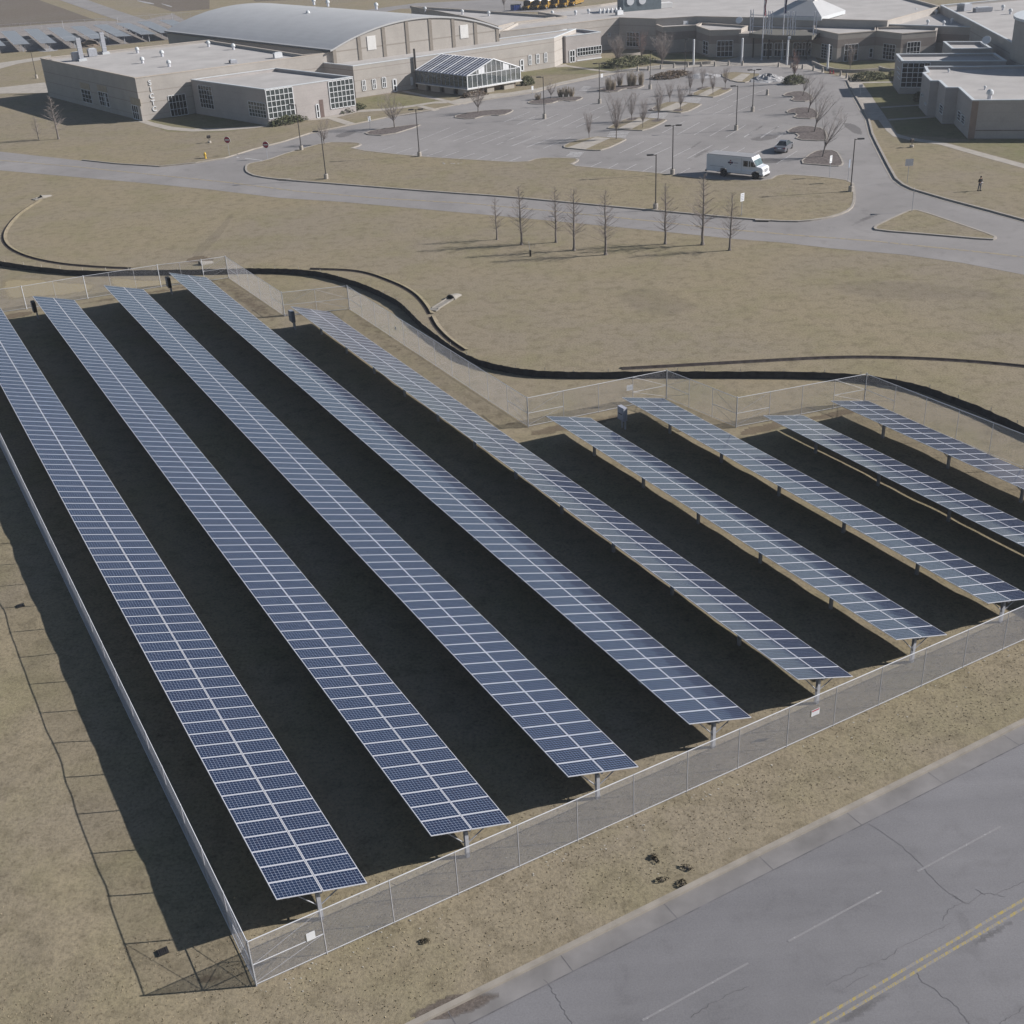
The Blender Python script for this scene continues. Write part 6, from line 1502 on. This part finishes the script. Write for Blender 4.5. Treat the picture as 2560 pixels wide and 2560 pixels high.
# ================================================================ FAR SOLAR ROWS
FT = ZF0 = lambda p: zc(0, 0, 4.391, p)
tops = FT([(-170,340),(80,320),(335,297),(590,282),(845,268),(1095,250),(1340,233),(1570,216),(1820,198)]); bots = FT([(-20,520),(245,500),(540,487),(815,462),(1095,437),(1365,412),(1635,390),(1850,372),(2100,350)])
for i, (a, b_) in enumerate(zip(tops, bots)):
    A = Vector(G2(*a, 2.4)); B = Vector(G2(*b_, 1.6)); d = (A-B); L = d.length; rz = atan2(d.y, d.x)-pi/2
    t = thing('far_solar_row', '%s solar row from the left in the far enclosure behind the school' % ORD[i], 'solar panels', (B.x, B.y, 0), rz, 'far rows of solar panels behind the school')
    TF = radians(3); R = Matrix.Rotation(TF, 3, 'Y'); mb = MB(); mb.box((0, L/2, 1.9), (3.9, L, .06), FARP, M=R)
    k = 0
    while k < L: mb.box((0,k,1.935),(3.9,.06,.02),ALU, M=R); k += 3.03
    mb.box((-1.95*cos(TF), L/2, 1.9+1.95*sin(TF)), (.06, L, .1), ALU); mb.build('panel_deck', t)
    k = .5
    while k < L: m2 = MB(); m2.box((0,k,.9),(.18,.18,1.8),GALV); m2.build('post', t); k += 9
fence([Vector(G2(*q)) for q in FT([(-420,610),(0,570),(700,515),(1200,470),(1840,430),(2300,400)])], 'far chain link fence in front of the distant solar rows', world=True, pitch=.22, wr=.005, mid=False)
fence([Vector(G2(*q)) for q in FT([(-420,400),(0,368),(700,325),(1300,285),(1900,240),(2300,215)])], 'chain link fence along the back of the distant solar rows', world=True, pitch=.3, wr=.005, mid=False)
p_ = G(*FT([(985,500)])[0]); heap_ = MB()
heap(*FT([(985,508)])[0], 3.2, 2.2, 1.5, 'brown soil heap'); o = bpy.data.objects['snow_heap.002']; o.name = 'soil_heap'; o.data.materials[0] = SOIL; tag(o, 'brown heap of soil in front of the far fence', 'soil heap'); del o['group']
# ================================================================ PERSON
def skin_mesh(name, pts, edges, rad, mat, parent, root=0, sub=1, loc=(0,0,0)):
    me = bpy.data.meshes.new(name); me.from_pydata(pts, edges, []); o = bpy.data.objects.new(name, me); COL.objects.link(o); o.parent = parent; o.location = loc
    m = o.modifiers.new('skin', 'SKIN'); m.use_smooth_shade = True
    if not me.skin_vertices: me.skin_vertices.new()
    for i, r in enumerate(rad):
        r = r if isinstance(r, tuple) else (r, r); me.skin_vertices[0].data[i].radius = r; me.skin_vertices[0].data[i].use_root = (i == root)
    s = o.modifiers.new('sub', 'SUBSURF'); s.levels = sub; s.render_levels = sub
    me.materials.append(mat); return o
p_ = G(2448,477); pr = thing('person', 'person in a black top and grey trousers standing on the right-hand lawn', 'person', (p_.x,p_.y,0), radians(15))
# x across, y away; facing left-front, forearms raised in front holding something small
P = [(0,0,.95),(0,0,1.15),(0,.0,1.38),(0,-.02,1.50),(0,-.03,1.60),(0,-.03,1.70), (.09,0,.90),(.11,-.03,.50),(.12,.0,.09),(.13,-.14,.04), (-.09,0,.90),(-.13,.03,.50),(-.15,.06,.09),(-.16,-.08,.04),
     (.19,0,1.40),(.25,.04,1.13),(.10,-.22,1.08),(.05,-.29,1.09), (-.19,0,1.40),(-.25,.03,1.13),(-.10,-.22,1.08),(-.05,-.29,1.09)]
E_ = [(0,1),(1,2),(2,3),(3,4),(4,5),(0,6),(6,7),(7,8),(8,9),(0,10),(10,11),(11,12),(12,13),(2,14),(14,15),(15,16),(16,17),(2,18),(18,19),(19,20),(20,21)]
Rd = [(.14,.10),(.13,.095),(.15,.10),.055,.095,.085,.085,.058,.042,.04,.085,.058,.042,.04,.055,.042,.033,.03,.055,.042,.033,.03]
for hx, tip in ((17, 1), (21, -1)):
    b0 = Vector(P[hx])
    for k in range(5):
        off = (Vector((.028*(k-1.5), -.045, .01)) if k < 4 else Vector((-tip*.04, -.015, .02))); i = len(P)
        P += [tuple(b0+off), tuple(b0+off+Vector((-tip*.012, -.03-.006*(k % 3), -.02)))]; E_ += [(hx, i), (i, i+1)]; Rd += [.009, .008]
skin_mesh('body', P, E_, Rd, SKIN, pr)
skin_mesh('shirt', [(0,0,.93),(0,0,1.15),(0,0,1.38),(0,-.01,1.46),(.19,0,1.41),(.26,.04,1.13),(.14,-.16,1.08),(-.19,0,1.41),(-.26,.03,1.13),(-.14,-.16,1.08)], [(0,1),(1,2),(2,3),(2,4),(4,5),(5,6),(2,7),(7,8),(8,9)], [(.17,.125),(.16,.12),(.18,.125),.075,.08,.06,.05,.08,.06,.05], DKCL, pr)
skin_mesh('trousers', [(0,0,.96),(.09,0,.88),(.11,-.03,.50),(.12,.0,.10),(-.09,0,.88),(-.13,.03,.50),(-.15,.06,.10)], [(0,1),(1,2),(2,3),(0,4),(4,5),(5,6)], [(.165,.12),.105,.078,.062,.105,.078,.062], JEAN, pr)
for x, y in ((.13,-.06),(-.16,0)): mb = MB(); mb.box((x,y,.045),(.1,.28,.09),BLACKP); mb.box((x,y+.06,.1),(.09,.14,.05),BLACKP); mb.build('shoe', pr)
mb = MB(); mb.lathe([(.10,1.63),(.108,1.70),(.09,1.77),(.04,1.80)], HAIR, 14, (0,-.015,0)); mb.build('hair', pr)
mb = MB(); mb.box((0,-.118,1.645),(.025,.04,.04),SKIN); mb.build('nose', pr)
mb = MB(); [mb.box((x,-.115,1.675),(.022,.02,.014),DARKM) for x in (-.035,.035)]; mb.build('eyes', pr)
mb = MB(); mb.box((0,-.112,1.60),(.05,.02,.012),LOGOR); mb.build('mouth', pr)
mb = MB(); mb.box((0,-.36,1.10),(.26,.10,.05),WHITEM); mb.tube((-.11,-.36,1.12),(-.11,-.36,1.22),.008,None,BLACKP,5); mb.tube((.11,-.36,1.12),(.11,-.36,1.22),.008,None,BLACKP,5)
o = mb.build('handheld_controller'); o.location = p_; o.rotation_euler = (0,0,radians(15)); tag(o, 'small white handheld controller in the hands of the standing person', 'controller')

# kerb inlets, cones, riprap, stones
for u, v, l in ((711,451,'dark kerb inlet below the leftmost lamp post'), (1906,554,'dark kerb inlet near the rightmost slim conifer')):
    p_ = G(u, v); t = thing('kerb_inlet', l, 'drain', (p_.x,p_.y,0), -.28); mb = MB(); mb.box((0,0,.075),(1.4,.3,.13),BLACKP); mb.build('inlet_mouth', t); mb = MB(); mb.box((0,.2,.165),(1.7,.5,.03),KERB); mb.build('inlet_slab', t)
for u, v, l in ((2075,184,'left one of two red cones by the bollards'), (2083,184,'right one of two red cones by the bollards')):
    p_ = G(u, v); t = thing('traffic_cone', l, 'cone', (p_.x,p_.y,0)); mb = MB(); mb.box((0,0,.03),(.42,.42,.05),RED); mb.build('cone_base', t); mb = MB(); mb.lathe([(.17,.05),(.04,.72)], RED, 12); mb.build('cone_body', t)
random.seed(77)
def stones(name, label, gen, n, s0, s1, mat):
    mb = MB()
    for _ in range(n):
        x, y = gen()
        while x*AL.x+y*AL.y < _yk+.4 and y < 200: x, y = gen()
        s = random.uniform(s0, s1); h = max(0, hfun(x, y)); a = random.uniform(0, 3); k = random.randint(5, 6)
        mb.prism([(x+s*cos(a+2*pi*i/k)*random.uniform(.7,1.1), y+s*.7*sin(a+2*pi*i/k)*random.uniform(.7,1.1)) for i in range(k)], h-.02, h+s*random.uniform(.3,.7), mat)
    o = mb.build(name); tag(o, label, 'stones', None, 'stuff')
r0, r1 = Vector(G2(1106,411)), Vector(G2(1163,411))
stones('stone_riprap', 'strip of pale stones at the lawn edge below the car park', lambda: tuple(r0.lerp(r1, random.random())+Vector((0, random.uniform(-.4,.4)))), 70, .1, .24, SNOW)
nS = Vector((dS.y, -dS.x))
stones('fence_stones', 'scattered pale stones and scraps along the foot of the near fence', lambda: tuple(C0+dS*random.uniform(0,48)+nS*(random.gauss(.35,.5))), 150, .018, .05, plain('pale_stone', (.38,.36,.32), .9))
stones('verge_scraps', 'scattered pale scraps on the road verge', lambda: tuple(C0+dS*random.uniform(-6,48)+nS*random.uniform(.5,7.5)), 60, .015, .04, plain('pale_scrap', (.45,.42,.38), .9))
leaf_mat('dark_weed_leaf', (.075, .064, .045))
# dark weeds and clods on the verge
for i, (x, y) in enumerate(((1473,455),(1585,475),(1612,385),(1425,325),(1437,345),(140,800))):
    u, v = Z8([(x, y)])[0]; shrub('weed_clump', ['dark weed clump left of the pair nearest the kerb on the verge','dark weed clump right of the pair nearest the kerb on the verge','dark weed clump above the pair on the verge','upper of two small weeds on the verge','lower of two small weeds on the verge','small weed alone on the lower left verge'][i], (u, v), [.3,.24,.34,.2,.26,.22][i], [.12,.2,.14,.15,.1,.14][i], .09, MATS['dark_weed_leaf'], i*1.3, 110, .026, 'dark weeds on the road verge', 'weed')
# thin air
hz_ = MB(); hz_.box((0, 1050, 23.5), (3040, 2760, 49), None) if False else None

mh, nh, bh = nodes_of('thin_haze'); nh.nodes.remove(bh)
vp_ = nh.nodes.new('ShaderNodeVolumePrincipled'); vp_.inputs['Color'].default_value = (.86, .90, 1.0, 1); vp_.inputs['Density'].default_value = .0002; vp_.inputs['Anisotropy'].default_value = .2
nh.links.new(vp_.outputs[0], nh.nodes['Material Output'].inputs['Volume'])
mb = MB(); mb.box((0, 1050, 22), (3040, 2760, 46), mh); hz = mb.build('haze'); hz['kind'] = 'stuff'
